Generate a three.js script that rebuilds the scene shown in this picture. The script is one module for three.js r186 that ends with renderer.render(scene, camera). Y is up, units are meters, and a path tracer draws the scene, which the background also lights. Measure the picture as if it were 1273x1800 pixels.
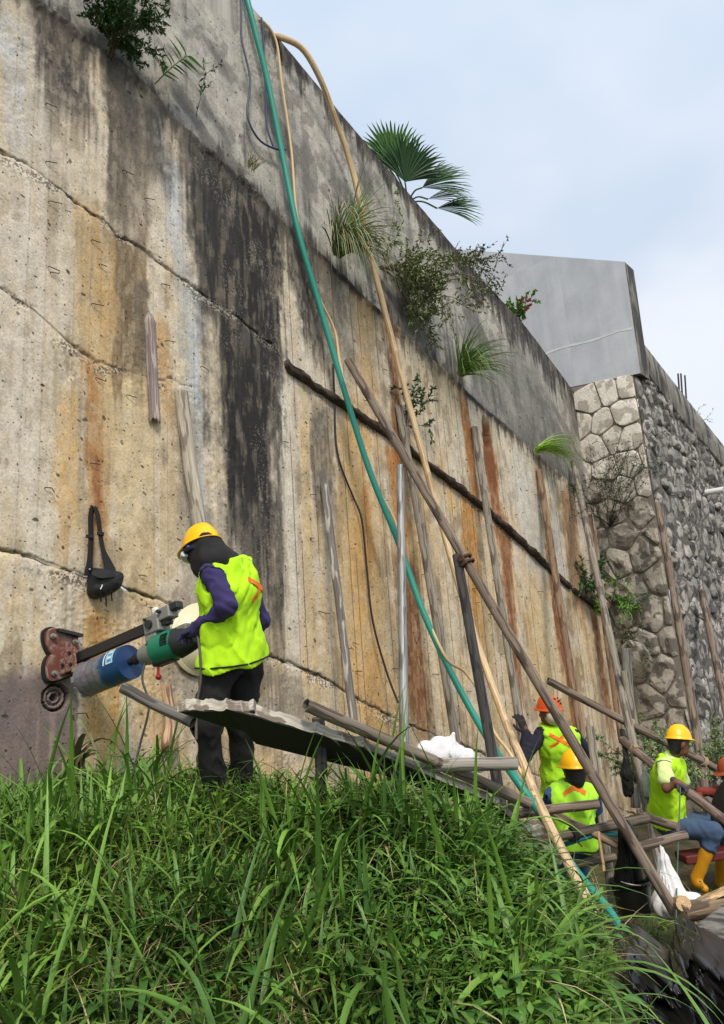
import * as THREE from 'three';
import { RoundedBoxGeometry } from 'three/addons/geometries/RoundedBoxGeometry.js';

// ---------------------------------------------------------------- camera, sky, sun, exposure
const V = (x, y, z) => new THREE.Vector3(x, y, z);
const scene = new THREE.Scene();
const FPX = 1350, CX = 636.5, CY = 900;                       // lens of the photograph, in its own pixels
const CAM = V(0, 1.55, 5.75);                                 // world: x runs along the wall, z is the distance from the wall
const RIGHT = V(0.66389431, -0.06768441, 0.74475712), UPV = V(-0.13730777, 0.96793213, 0.21036625), BACK = V(-0.73511286, -0.2419219, 0.63331104);
const camera = new THREE.PerspectiveCamera(2 * Math.atan(900 / FPX) * 180 / Math.PI, 724 / 1024, 0.1, 500);
camera.position.copy(CAM);
camera.quaternion.setFromRotationMatrix(new THREE.Matrix4().makeBasis(RIGHT, UPV, BACK));
scene.add(camera);

const renderer = new THREE.WebGLRenderer({ antialias: true });
renderer.toneMapping = THREE.LinearToneMapping;
renderer.toneMappingExposure = 1.85;
renderer.shadowMap.enabled = true;

const SUNDIR = V(-0.42, 0.72, 0.55).normalize();
const sun = new THREE.DirectionalLight(0xfff2e0, 1.5);
sun.position.copy(SUNDIR).multiplyScalar(40).add(V(6, 2, 2));
sun.target.position.set(6, 2, 2); scene.add(sun, sun.target);
sun.castShadow = true; sun.shadow.radius = 24; sun.shadow.mapSize.set(2048, 2048);
Object.assign(sun.shadow.camera, { left: -16, right: 16, top: 16, bottom: -16, near: 1, far: 90 });

// ---------------------------------------------------------------- noise
let seed = 1234567;
const rnd = () => { seed = (seed + 0x6D2B79F5) | 0; let t = Math.imul(seed ^ (seed >>> 15), 1 | seed); t = (t + Math.imul(t ^ (t >>> 7), 61 | t)) ^ t; return ((t ^ (t >>> 14)) >>> 0) / 4294967296; };
const rr = (a, b) => a + (b - a) * rnd();
const HT = new Float32Array(65536); for (let i = 0; i < 65536; i++) HT[i] = rnd();
const h2 = (i, j) => HT[(Math.imul(i, 73856093) ^ Math.imul(j, 19349663)) >>> 3 & 65535];
const h3 = (i, j, k) => HT[(Math.imul(i, 73856093) ^ Math.imul(j, 19349663) ^ Math.imul(k, 83492791)) >>> 3 & 65535];
function vn(x, y) {
  const i = Math.floor(x), j = Math.floor(y); let u = x - i, v = y - j; u = u * u * (3 - 2 * u); v = v * v * (3 - 2 * v);
  const a = h2(i, j), b = h2(i + 1, j), c = h2(i, j + 1), d = h2(i + 1, j + 1);
  return a + (b - a) * u + (c - a) * v + (a - b - c + d) * u * v;
}
function vn3(x, y, z) {
  const i = Math.floor(x), j = Math.floor(y), k = Math.floor(z); let u = x - i, v = y - j, w = z - k;
  u = u * u * (3 - 2 * u); v = v * v * (3 - 2 * v); w = w * w * (3 - 2 * w);
  const L = (a, b, t) => a + (b - a) * t;
  return L(L(L(h3(i, j, k), h3(i + 1, j, k), u), L(h3(i, j + 1, k), h3(i + 1, j + 1, k), u), v), L(L(h3(i, j, k + 1), h3(i + 1, j, k + 1), u), L(h3(i, j + 1, k + 1), h3(i + 1, j + 1, k + 1), u), v), w);
}
const fbm = (x, y, o = 4) => { let s = 0, a = 0.5, n = 0; for (let i = 0; i < o; i++) { s += a * vn(x, y); n += a; x = x * 2.03 + 17.1; y = y * 2.03 + 5.3; a *= 0.5; } return s / n; };
const fbm3 = (x, y, z, o = 4) => { let s = 0, a = 0.5, n = 0; for (let i = 0; i < o; i++) { s += a * vn3(x, y, z); n += a; x = x * 2.03 + 7.1; y = y * 2.03 + 3.3; z = z * 2.03 + 1.7; a *= 0.5; } return s / n; };
const ss = (a, b, x) => { const t = Math.min(1, Math.max(0, (x - a) / (b - a))); return t * t * (3 - 2 * t); };
const clamp = (x, a, b) => Math.min(b, Math.max(a, x));
const lerp = (a, b, t) => a + (b - a) * t;
const toLin = c => { c /= 255; return c <= 0.04045 ? c / 12.92 : ((c + 0.055) / 1.055) ** 2.4; };
const col = (r, g, b) => new THREE.Color().setRGB(toLin(r), toLin(g), toLin(b));

// ---------------------------------------------------------------- sky: a soft broken overcast
{
  const W = 1024, H = 512, D = new Float32Array(W * H * 4), d = V(0, 0, 0);
  for (let j = 0; j < H; j++) for (let i = 0; i < W; i++) {
    const th = (j + 0.5) / H * Math.PI - Math.PI / 2, ph = ((i + 0.5) / W - 0.5) * 2 * Math.PI;
    d.set(Math.cos(th) * Math.cos(ph), Math.sin(th), Math.cos(th) * Math.sin(ph));
    const el = Math.max(0, d.y), k = 1 / (0.35 + el);
    const c1 = fbm3(d.x * k * 0.9 + 3, d.y * 1.4, d.z * k * 0.9, 5), c2 = fbm3(d.x * k * 2.1 - 5, d.y * 2.5 + 9, d.z * k * 2.1, 5);
    const glow = Math.exp(-(1 - d.dot(SUNDIR)) * 1.6);
    let cl = ss(0.40, 0.62, c1 * 0.6 + c2 * 0.4 + glow * 0.14 + el * 0.05 - 0.03);
    const base = 0.352 + 0.05 * el + 0.17 * glow;
    // blue-grey veil towards bright white cloud
    let r = lerp(0.80, 1.20, cl) * base, g = lerp(0.95, 1.27, cl) * base, b = lerp(1.17, 1.37, cl) * base;
    if (d.y < 0) { const f = Math.min(1, -d.y * 4); r = lerp(r, 0.10, f); g = lerp(g, 0.11, f); b = lerp(b, 0.09, f); }
    const o = (j * W + i) * 4; D[o] = r; D[o + 1] = g; D[o + 2] = b; D[o + 3] = 1;
  }
  const t = new THREE.DataTexture(D, W, H, THREE.RGBAFormat, THREE.FloatType);
  t.mapping = THREE.EquirectangularReflectionMapping; t.magFilter = t.minFilter = THREE.LinearFilter; t.needsUpdate = true;
  scene.background = t; scene.environment = t;
}

// ---------------------------------------------------------------- from photo pixels to places
const dirOf = (px, py) => RIGHT.clone().multiplyScalar((px - CX) / FPX).addScaledVector(UPV, -(py - CY) / FPX).addScaledVector(BACK, -1);
const C = (px, py, d) => CAM.clone().addScaledVector(dirOf(px, py), d);                       // at a distance along the view axis
const onW = (px, py, w = 0) => { const v = dirOf(px, py); return CAM.clone().addScaledVector(v, (w - CAM.z) / v.z); };   // on a plane w metres in front of the wall
const onX = (px, py, x) => { const v = dirOf(px, py); return CAM.clone().addScaledVector(v, (x - CAM.x) / v.x); };
const camOf = p => { const q = p.clone().sub(CAM); const d = -q.dot(BACK); return [CX + q.dot(RIGHT) / d * FPX, CY - q.dot(UPV) / d * FPX, d]; };
const PT = a => a.length > 3 ? C(a[0], a[1], a[3]) : onW(a[0], a[1], a[2]);                   // [px,py,w] or [px,py,_,d]

// ---------------------------------------------------------------- building helpers
const used = {};
const numbered = n => { const k = used[n] = (used[n] ?? -1) + 1; return k ? n + '_' + String(k).padStart(3, '0') : n; };
function tag(o, label, category, group, kind) { o.userData.label = label; if (category) o.userData.category = category; if (group) o.userData.group = group; if (kind) o.userData.kind = kind; return o; }
function shade(o) { o.traverse(m => { if (m.isMesh) { m.castShadow = m.receiveShadow = true; } }); return o; }
function thing(name, label, category, group) { const o = new THREE.Group(); o.name = numbered(name); scene.add(o); return tag(o, label, category, group); }
function part(parent, name, geo, mat, label) { const m = new THREE.Mesh(geo, mat); m.name = name; m.castShadow = m.receiveShadow = true; parent.add(m); if (label) m.userData.label = label; return m; }
function solo(name, geo, mat, label, category, group) { const m = new THREE.Mesh(geo, mat); m.name = numbered(name); m.castShadow = m.receiveShadow = true; scene.add(m); return tag(m, label, category, group); }
function structure(name, geo, mat, label) { const m = new THREE.Mesh(geo, mat); m.name = numbered(name); m.receiveShadow = m.castShadow = true; scene.add(m); m.userData.kind = 'structure'; m.userData.label = label; return m; }
function seat(o, p) { if (o.isMesh) { o.geometry.translate(-p.x, -p.y, -p.z); } else for (const c of o.children) c.position.sub(p); o.position.copy(p); return o; }   // moves the origin to the base
class GB {
  constructor() { this.P = []; this.U = []; this.I = []; this.K = null; }
  v(p, u = 0, w = 0) { this.P.push(p.x, p.y, p.z); this.U.push(u, w); return this.P.length / 3 - 1; }
  tri(a, b, c) { this.I.push(a, b, c); }
  quad(a, b, c, d) { this.I.push(a, b, c, a, c, d); }
  tube(pts, r, seg = 8, o = {}) {
    const n = pts.length, R = typeof r === 'function' ? r : () => r; let t = V(0, 0, 0), N = null; const rings = []; let L = 0;
    for (let i = 0; i < n; i++) {
      t.copy(pts[Math.min(n - 1, i + 1)]).sub(pts[Math.max(0, i - 1)]).normalize();
      if (!N) { N = Math.abs(t.y) < 0.9 ? V(0, 1, 0) : V(1, 0, 0); }
      N.addScaledVector(t, -N.dot(t)).normalize(); const B = V(0, 0, 0).crossVectors(t, N);
      if (i) L += pts[i].distanceTo(pts[i - 1]);
      const ring = []; for (let k = 0; k <= seg; k++) { const a = k / seg * Math.PI * 2, q = R(i / (n - 1), a); ring.push(this.v(pts[i].clone().addScaledVector(N, Math.cos(a) * q).addScaledVector(B, Math.sin(a) * q), k / seg, L)); }
      rings.push(ring);
      if (i) for (let k = 0; k < seg; k++) this.quad(rings[i - 1][k], rings[i - 1][k + 1], ring[k + 1], ring[k]);
    }
    if (o.cap !== false) for (const e of [0, n - 1]) {
      const tt = pts[e].clone().sub(pts[e ? n - 2 : 1]).normalize(), rim = rings[e].map(q => V(this.P[q * 3], this.P[q * 3 + 1], this.P[q * 3 + 2]));
      if (o.hollow) { // a pipe's mouth: annulus and bore
        const A = [], B2 = [], Cc = []; rim.forEach((p, k) => { const q = p.clone().sub(pts[e]).multiplyScalar(0.8); A.push(this.v(p, k / seg, 0)); B2.push(this.v(q.clone().add(pts[e]), k / seg, 0)); Cc.push(this.v(q.clone().add(pts[e]).addScaledVector(tt, -0.18), k / seg, 0.2)); });
        const c = this.v(pts[e].clone().addScaledVector(tt, -0.18));
        for (let k = 0; k < seg; k++) { this.quad(A[k], A[k + 1], B2[k + 1], B2[k]); this.quad(B2[k], B2[k + 1], Cc[k + 1], Cc[k]); this.tri(Cc[k], Cc[k + 1], c); }
      } else { const c = this.v(pts[e], 0.5, 0), A = rim.map((p, k) => this.v(p, 0.5 + 0.2 * Math.cos(k), 0.2 * Math.sin(k))); for (let k = 0; k < seg; k++) this.tri(A[k], A[k + 1], c); }
    }
    return this;
  }
  box(c, ex, ey, ez) { // half-axes
    const f = [[ex, ey, ez], [ey, ez, ex], [ez, ex, ey]];
    for (const [a, b, n] of f) for (const s of [1, -1]) { const q = []; for (const [i, j] of [[-1, -1], [1, -1], [1, 1], [-1, 1]]) q.push(this.v(c.clone().addScaledVector(a, i).addScaledVector(b, j).addScaledVector(n, s), i * a.length(), j * b.length())); s > 0 ? this.quad(...q) : this.quad(...q.reverse()); }
    return this;
  }
  geo(g, m) { const p = g.attributes.position, u = g.attributes.uv, o = this.P.length / 3, q = V(0, 0, 0); for (let i = 0; i < p.count; i++) { q.fromBufferAttribute(p, i); if (m) q.applyMatrix4(m); this.v(q, u ? u.getX(i) : 0, u ? u.getY(i) : 0); } if (g.index) for (let i = 0; i < g.index.count; i++) this.I.push(g.index.getX(i) + o); else for (let i = 0; i < p.count; i++) this.I.push(i + o); return this; }
  // a leaf from p along d, with droop; n is roughly its upper side
  leaf(p, d, n, len, wid, seg = 4, droop = 0.3, fold = 0.25, shape = 0.5) {
    const side = V(0, 0, 0).crossVectors(d, n).normalize(), q = p.clone(), dd = d.clone().normalize(), nn = V(0, 0, 0).crossVectors(side, dd).normalize(); let prev = null;
    for (let i = 0; i <= seg; i++) {
      const t = i / seg, w = wid * 0.5 * (shape === 1 ? (t < 0.15 ? 0.55 + 3 * t : Math.max(0.02, 1 - ((t - 0.15) / 0.85) ** 1.7)) : Math.max(0.03, Math.sin(Math.PI * Math.min(1, t ** shape * 0.97 + 0.02)))), lift = w * fold;
      const a = this.v(q.clone().addScaledVector(side, -w).addScaledVector(nn, lift), 0, t), b = this.v(q, 0.5, t), c = this.v(q.clone().addScaledVector(side, w).addScaledVector(nn, lift), 1, t);
      if (prev) { this.quad(prev[0], prev[1], b, a); this.quad(prev[1], prev[2], c, b); } prev = [a, b, c];
      dd.addScaledVector(V(0, -1, 0), droop / seg * (0.5 + t)).normalize(); nn.crossVectors(side, dd).normalize(); q.addScaledVector(dd, len / seg);
    }
    return this;
  }
  build(smooth = true) { const g = new THREE.BufferGeometry(); g.setAttribute('position', new THREE.Float32BufferAttribute(this.P, 3)); g.setAttribute('uv', new THREE.Float32BufferAttribute(this.U, 2)); g.setIndex(this.I); if (this.K) g.setAttribute('color', new THREE.Float32BufferAttribute(this.K, 3)); g.computeVertexNormals(); return g; }
}
const curve = (pts, n) => new THREE.CatmullRomCurve3(pts, false, 'centripetal').getSpacedPoints(n);
function tex(w, h, fn, rx = 1, ry = 1, srgb = true) {
  const D = new Uint8Array(w * h * 4); for (let j = 0; j < h; j++) for (let i = 0; i < w; i++) { const c = fn(i / w, j / h), o = (j * w + i) * 4; D[o] = clamp(c[0], 0, 255); D[o + 1] = clamp(c[1], 0, 255); D[o + 2] = clamp(c[2], 0, 255); D[o + 3] = 255; }
  const t = new THREE.DataTexture(D, w, h); t.magFilter = THREE.LinearFilter; t.minFilter = THREE.LinearMipmapLinearFilter; t.generateMipmaps = true; t.wrapS = t.wrapT = THREE.RepeatWrapping; t.repeat.set(rx, ry); if (srgb) t.colorSpace = THREE.SRGBColorSpace; t.needsUpdate = true; return t;
}
const MAT = (r, g, b, rough = 0.8, o = {}) => new THREE.MeshStandardMaterial({ color: col(r, g, b), roughness: rough, side: THREE.DoubleSide, ...o });
// naive surface nets on a distance function
function surfNet(fn, mn, mx, c) {
  const nx = Math.ceil((mx.x - mn.x) / c) + 2, ny = Math.ceil((mx.y - mn.y) / c) + 2, nz = Math.ceil((mx.z - mn.z) / c) + 2, F = new Float32Array(nx * ny * nz), id = new Int32Array(nx * ny * nz).fill(-1);
  const p = V(0, 0, 0), X = (i, j, k) => i + nx * (j + ny * k);
  for (let k = 0; k < nz; k++) for (let j = 0; j < ny; j++) for (let i = 0; i < nx; i++) F[X(i, j, k)] = fn(p.set(mn.x + i * c, mn.y + j * c, mn.z + k * c));
  const g = new GB(), E = []; for (let a = 0; a < 8; a++) for (let b = a + 1; b < 8; b++) { const x = a ^ b; if (x === 1 || x === 2 || x === 4) E.push([a, b]); }
  for (let k = 0; k < nz - 1; k++) for (let j = 0; j < ny - 1; j++) for (let i = 0; i < nx - 1; i++) {
    let m = 0; const f = []; for (let a = 0; a < 8; a++) { const q = F[X(i + (a & 1), j + (a >> 1 & 1), k + (a >> 2))]; f.push(q); if (q < 0) m |= 1 << a; }
    if (m === 0 || m === 255) continue;
    let sx = 0, sy = 0, sz = 0, n = 0;
    for (const [a, b] of E) if ((f[a] < 0) !== (f[b] < 0)) { const t = f[a] / (f[a] - f[b]); sx += (a & 1) + t * ((b & 1) - (a & 1)); sy += (a >> 1 & 1) + t * ((b >> 1 & 1) - (a >> 1 & 1)); sz += (a >> 2) + t * ((b >> 2) - (a >> 2)); n++; }
    const P = V(mn.x + (i + sx / n) * c, mn.y + (j + sy / n) * c, mn.z + (k + sz / n) * c);
    id[X(i, j, k)] = g.v(P, P.x + P.z, P.y);
  }
  for (let k = 1; k < nz - 1; k++) for (let j = 1; j < ny - 1; j++) for (let i = 1; i < nx - 1; i++) {
    const a = F[X(i, j, k)] < 0;
    if (a !== F[X(i + 1, j, k)] < 0) { const q = [id[X(i, j - 1, k - 1)], id[X(i, j, k - 1)], id[X(i, j, k)], id[X(i, j - 1, k)]]; a ? g.quad(...q) : g.quad(...q.reverse()); }
    if (a !== F[X(i, j + 1, k)] < 0) { const q = [id[X(i - 1, j, k - 1)], id[X(i - 1, j, k)], id[X(i, j, k)], id[X(i, j, k - 1)]]; a ? g.quad(...q) : g.quad(...q.reverse()); }
    if (a !== F[X(i, j, k + 1)] < 0) { const q = [id[X(i - 1, j - 1, k)], id[X(i, j - 1, k)], id[X(i, j, k)], id[X(i - 1, j, k)]]; a ? g.quad(...q) : g.quad(...q.reverse()); }
  }
  return g.build();
}
const capD = (p, b) => { // tapered capsule [A,B,ra,rb]
  const A = b[0], B = b[1], ax = B.x - A.x, ay = B.y - A.y, az = B.z - A.z, qx = p.x - A.x, qy = p.y - A.y, qz = p.z - A.z;
  const t = clamp((qx * ax + qy * ay + qz * az) / (ax * ax + ay * ay + az * az + 1e-9), 0, 1), dx = qx - ax * t, dy = qy - ay * t, dz = qz - az * t;
  return Math.sqrt(dx * dx + dy * dy + dz * dz) - (b[2] + (b[3] - b[2]) * t);
};
const smin = (a, b, k) => { const h = Math.max(0, k - Math.abs(a - b)) / k; return Math.min(a, b) - h * h * k * 0.25; };
const field = (bones, k = 0.05, grow = 0) => p => { let d = 9; for (const b of bones) d = smin(d, capD(p, b), k); return d - grow; };
function bounds(bones, pad) { const b = new THREE.Box3(); for (const q of bones) for (const e of [0, 1]) b.expandByPoint(q[e].clone().addScalar(q[2 + e] + pad)), b.expandByPoint(q[e].clone().addScalar(-q[2 + e] - pad)); return b; }

// ---------------------------------------------------------------- the retaining wall's lines, from the photograph
const onLine = a => { const p = a.map(([x, y]) => { const q = onW(x, y, 0); return [q.x, q.y]; }); return x => { let i = 0; while (i < p.length - 2 && x > p[i + 1][0]) i++; const [a0, b0] = p[i], [a1, b1] = p[i + 1]; return b0 + (b1 - b0) * (x - a0) / (a1 - a0); }; };
const XEND = 13.2;
const yTop = onLine([[480, 45], [600, 190], [830, 463], [930, 573], [1016, 690]]);
const yJ0 = onLine([[60, -8], [165, 75], [250, 140], [330, 225], [420, 305], [500, 388], [560, 440], [640, 520], [700, 575], [780, 648], [860, 722], [940, 792], [1000, 845], [1036, 885]]);
const yJ1 = onLine([[0, 262], [60, 298], [130, 350], [210, 412], [290, 470], [350, 513], [400, 545], [480, 605], [505, 650], [690, 772], [850, 895], [1000, 1033], [1062, 1080]]);
const yJ2 = onLine([[0, 505], [60, 545], [120, 600], [170, 635], [240, 658], [300, 672]]);
const yJ3 = onLine([[0, 965], [60, 977], [150, 1015], [210, 1030], [300, 1060], [480, 1155], [560, 1185], [640, 1235], [700, 1265], [760, 1290], [840, 1320], [900, 1345], [1000, 1385]]);
const yB = x => 0.55 - 0.16 * (x - 3);
const jn = (x, s, a) => a * (fbm(x * 7, s, 3) - 0.5) * 2 + a * 0.5 * (vn(x * 45, s + 3) - 0.5);
const J = [yB, x => yJ3(x) + jn(x, 3.3, 0.035), x => yJ1(x) + jn(x, 9.1, x < 5.5 ? 0.04 : 0.01), x => yJ0(x) + jn(x, 5.7, x < 6 ? 0.05 : 0.025), x => yTop(x) + jn(x, 1.2, 0.008)];
const holeC = onW(97, 1226, 0), HOLE_R = 0.105;
const cav = onW(853, 762, 0);                                   // the eroded hole with a rusty run below it
function zWall(x, y, band) {
  const dj0 = y - J[3](x);
  let z = 0.012 * (fbm(x * 0.6, y * 0.6, 2) - 0.5) + 0.004 * (fbm(x * 9, y * 8, 3) - 0.5);
  if (band === 3) z -= 0.055;
  if (band === 2) z += 0.03 * Math.exp(-(((dj0 + 0.05) / 0.06) ** 2)) * ss(0.3, 0.6, fbm(x * 3.1, 2.2, 3)) * (0.6 + 0.8 * vn(x * 30, y * 30));
  const lo = y - J[band](x), hi = J[band + 1](x) - y;
  const rough = a => 0.15 + 1.3 * ss(0.3, 0.7, fbm(x * 6, y * 6 + a, 3));
  if (band > 0) z -= 0.03 * Math.exp(-((lo / 0.011) ** 2)) * rough(1) + 0.010 * Math.exp(-((lo / 0.07) ** 2)) * ss(0.5, 0.66, fbm(x * 5, y * 8, 3));
  if (band < 3) z -= 0.03 * Math.exp(-((hi / 0.011) ** 2)) * rough(2) + 0.010 * Math.exp(-((hi / 0.07) ** 2)) * ss(0.5, 0.66, fbm(x * 5, y * 8, 3));
  if (band === 1 && x < 4.4) { const d = y - yJ2(x) - jn(x, 7.7, 0.05); z -= 0.022 * Math.exp(-((d / 0.014) ** 2)) * rough(4) * ss(4.4, 4.1, x); }
  // honeycombed patches
  z -= 0.009 * ss(0.62, 0.72, fbm(x * 1.3 + 4, y * 1.3, 3)) * vn(x * 38, y * 38);
  const r = Math.hypot(x - holeC.x, y - holeC.y);
  if (r < 0.2) { const q = r / HOLE_R; z -= q < 1 ? (q > 0.84 ? 0.11 : q > 0.58 ? 0.02 : q > 0.46 ? 0.055 : q > 0.26 ? 0.022 : 0.15) : 0; }
  const cx = (x - cav.x - 0.04 * vn(y * 9, 3)) / (0.07 + 0.05 * ss(0.1, -0.25, y - cav.y)), cy = (y - cav.y - 0.02) / 0.24; const cd = cx * cx + cy * cy;
  if (cd < 1.6) z -= 0.22 * ss(1.4, 0.5, cd);
  return z;
}
// ---------------------------------------------------------------- what the concrete looks like: rust, lime, algae, wet cement, copied from where the photograph shows them
const STR = [];
const streak = (x0, y0, x1, y1, w, c, a, edge = 0.5) => { const p = onW(x0, y0, 0), q = onW(x1, y1, 0); STR.push({ x0: p.x, y0: p.y, x1: q.x, y1: q.y, w: w / 2, c, a, edge, s: STR.length * 3.7, lo: Math.min(p.x, q.x) - w * 1.3, hi: Math.max(p.x, q.x) + w * 1.3 }); };
const WHITE = [193, 195, 196], BLACK = [36, 35, 34], OCH = [196, 150, 84], RUST = [122, 72, 38], GREY = [118, 113, 104], PALE = [205, 197, 182], BRN = [112, 92, 68];
streak(40, 270, 45, 900, 0.75, PALE, 0.7, 0.8); streak(20, 30, 30, 250, 0.25, WHITE, 0.6); streak(60, 60, 70, 260, 0.3, [190, 186, 176], 0.5); streak(100, -20, 125, 210, 0.55, [86, 80, 74], 0.75); streak(190, 70, 215, 430, 0.22, [98, 90, 78], 0.7); streak(225, 180, 240, 440, 0.35, [112, 102, 88], 0.6);
streak(262, 170, 272, 330, 0.22, [150, 140, 122], 0.5); streak(275, 200, 300, 330, 0.14, WHITE, 0.55, 0.4); streak(298, 280, 318, 470, 0.3, WHITE, 0.8, 0.7); streak(318, 440, 335, 700, 0.24, [178, 180, 178], 0.7); streak(340, 500, 352, 900, 0.17, [182, 188, 190], 0.75); streak(330, 720, 340, 1060, 0.3, [160, 152, 136], 0.6);
streak(345, 240, 380, 560, 0.5, [92, 87, 80], 0.75); streak(395, 270, 430, 900, 0.75, [62, 59, 55], 0.8, 0.7); streak(430, 300, 455, 1000, 0.5, BLACK, 0.92, 0.6); streak(400, 540, 412, 960, 0.16, [28, 27, 27], 0.9); streak(262, 190, 290, 340, 0.5, [78, 74, 69], 0.6, 0.9); streak(330, 250, 360, 420, 0.5, [66, 63, 59], 0.7, 0.9); streak(215, 130, 235, 300, 0.45, [92, 86, 78], 0.6, 0.9); streak(470, 330, 492, 780, 0.42, [44, 43, 43], 0.9); streak(360, 250, 420, 620, 0.8, [52, 50, 48], 0.85, 0.8); streak(440, 380, 465, 940, 0.62, [36, 35, 35], 0.75, 0.8); streak(485, 620, 495, 1180, 0.2, [58, 55, 52], 0.6, 0.7); streak(372, 560, 392, 980, 0.2, [196, 184, 160], 0.6); streak(440, 880, 470, 1260, 0.5, [92, 87, 79], 0.6, 0.9); streak(470, 900, 485, 1130, 0.22, [52, 50, 47], 0.5, 0.9);
streak(215, 430, 240, 700, 0.45, [120, 102, 76], 0.7); streak(185, 430, 195, 800, 0.2, [190, 158, 110], 0.6); streak(150, 360, 165, 640, 0.3, [190, 158, 106], 0.5); streak(282, 560, 296, 740, 0.16, [192, 154, 104], 0.6); streak(250, 500, 256, 640, 0.16, [104, 94, 82], 0.7); streak(160, 640, 175, 960, 0.24, [168, 126, 80], 0.75); streak(168, 800, 172, 930, 0.1, [146, 94, 54], 0.75); streak(120, 700, 125, 960, 0.3, [202, 166, 112], 0.6); streak(225, 660, 240, 1000, 0.5, [204, 184, 144], 0.6); streak(205, 600, 206, 700, 0.1, BRN, 0.5);
streak(170, 1060, 180, 1330, 0.32, [190, 150, 88], 0.75); streak(175, 1085, 178, 1140, 0.2, [150, 112, 66], 0.6); streak(260, 1060, 275, 1340, 0.4, [200, 172, 128], 0.6); streak(300, 1180, 305, 1330, 0.2, [150, 138, 122], 0.6); streak(330, 1050, 345, 1300, 0.35, [140, 132, 120], 0.5);
streak(505, 690, 520, 1260, 0.3, [208, 200, 184], 0.85); streak(535, 700, 548, 1200, 0.2, [200, 176, 132], 0.5); streak(565, 720, 570, 905, 0.5, [112, 106, 96], 0.75); streak(505, 1190, 515, 1300, 0.5, [120, 112, 100], 0.5); streak(620, 740, 650, 1260, 0.9, [206, 166, 106], 0.65, 0.8); streak(640, 860, 655, 1000, 0.2, [178, 120, 60], 0.5);
streak(525, 400, 560, 620, 0.55, [84, 82, 78], 0.85); streak(575, 430, 600, 640, 0.6, [128, 122, 110], 0.7); streak(635, 520, 655, 740, 0.5, [190, 158, 108], 0.6);
streak(684, 560, 705, 820, 0.3, [132, 88, 54], 0.8, 0.7); streak(730, 620, 755, 830, 0.35, [188, 176, 154], 0.7); streak(690, 800, 712, 960, 0.3, [176, 116, 60], 0.7); streak(712, 990, 738, 1280, 0.5, [130, 84, 50], 0.8, 0.7); streak(750, 1000, 772, 1260, 0.28, [208, 192, 160], 0.75); streak(775, 860, 800, 1200, 0.35, [204, 192, 168], 0.75);
streak(812, 700, 840, 900, 0.3, [170, 112, 56], 0.75); streak(862, 800, 885, 960, 0.42, [142, 90, 50], 0.8, 0.7); streak(885, 930, 915, 1260, 0.4, [138, 88, 52], 0.78, 0.7); streak(820, 880, 850, 1180, 0.4, [182, 130, 68], 0.75); streak(848, 1060, 880, 1290, 0.35, [206, 182, 138], 0.7);
streak(912, 800, 945, 1020, 0.75, [198, 194, 182], 0.9, 0.5); streak(940, 1040, 975, 1300, 0.7, [206, 186, 146], 0.75); streak(950, 830, 978, 1100, 0.2, [112, 74, 46], 0.85); streak(970, 850, 990, 1050, 0.22, [184, 186, 182], 0.7); streak(995, 870, 1020, 1060, 0.55, [150, 112, 80], 0.75); streak(978, 1080, 1015, 1300, 0.2, [140, 78, 40], 0.8); streak(1015, 1080, 1050, 1300, 0.3, [210, 196, 166], 0.8); streak(1040, 1050, 1075, 1300, 0.35, [128, 88, 58], 0.75); streak(780, 650, 800, 760, 0.4, [196, 182, 150], 0.5);
const PIT_SHADE = [54, 44, 36];  // dark paint standing for the shade inside small pits
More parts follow.
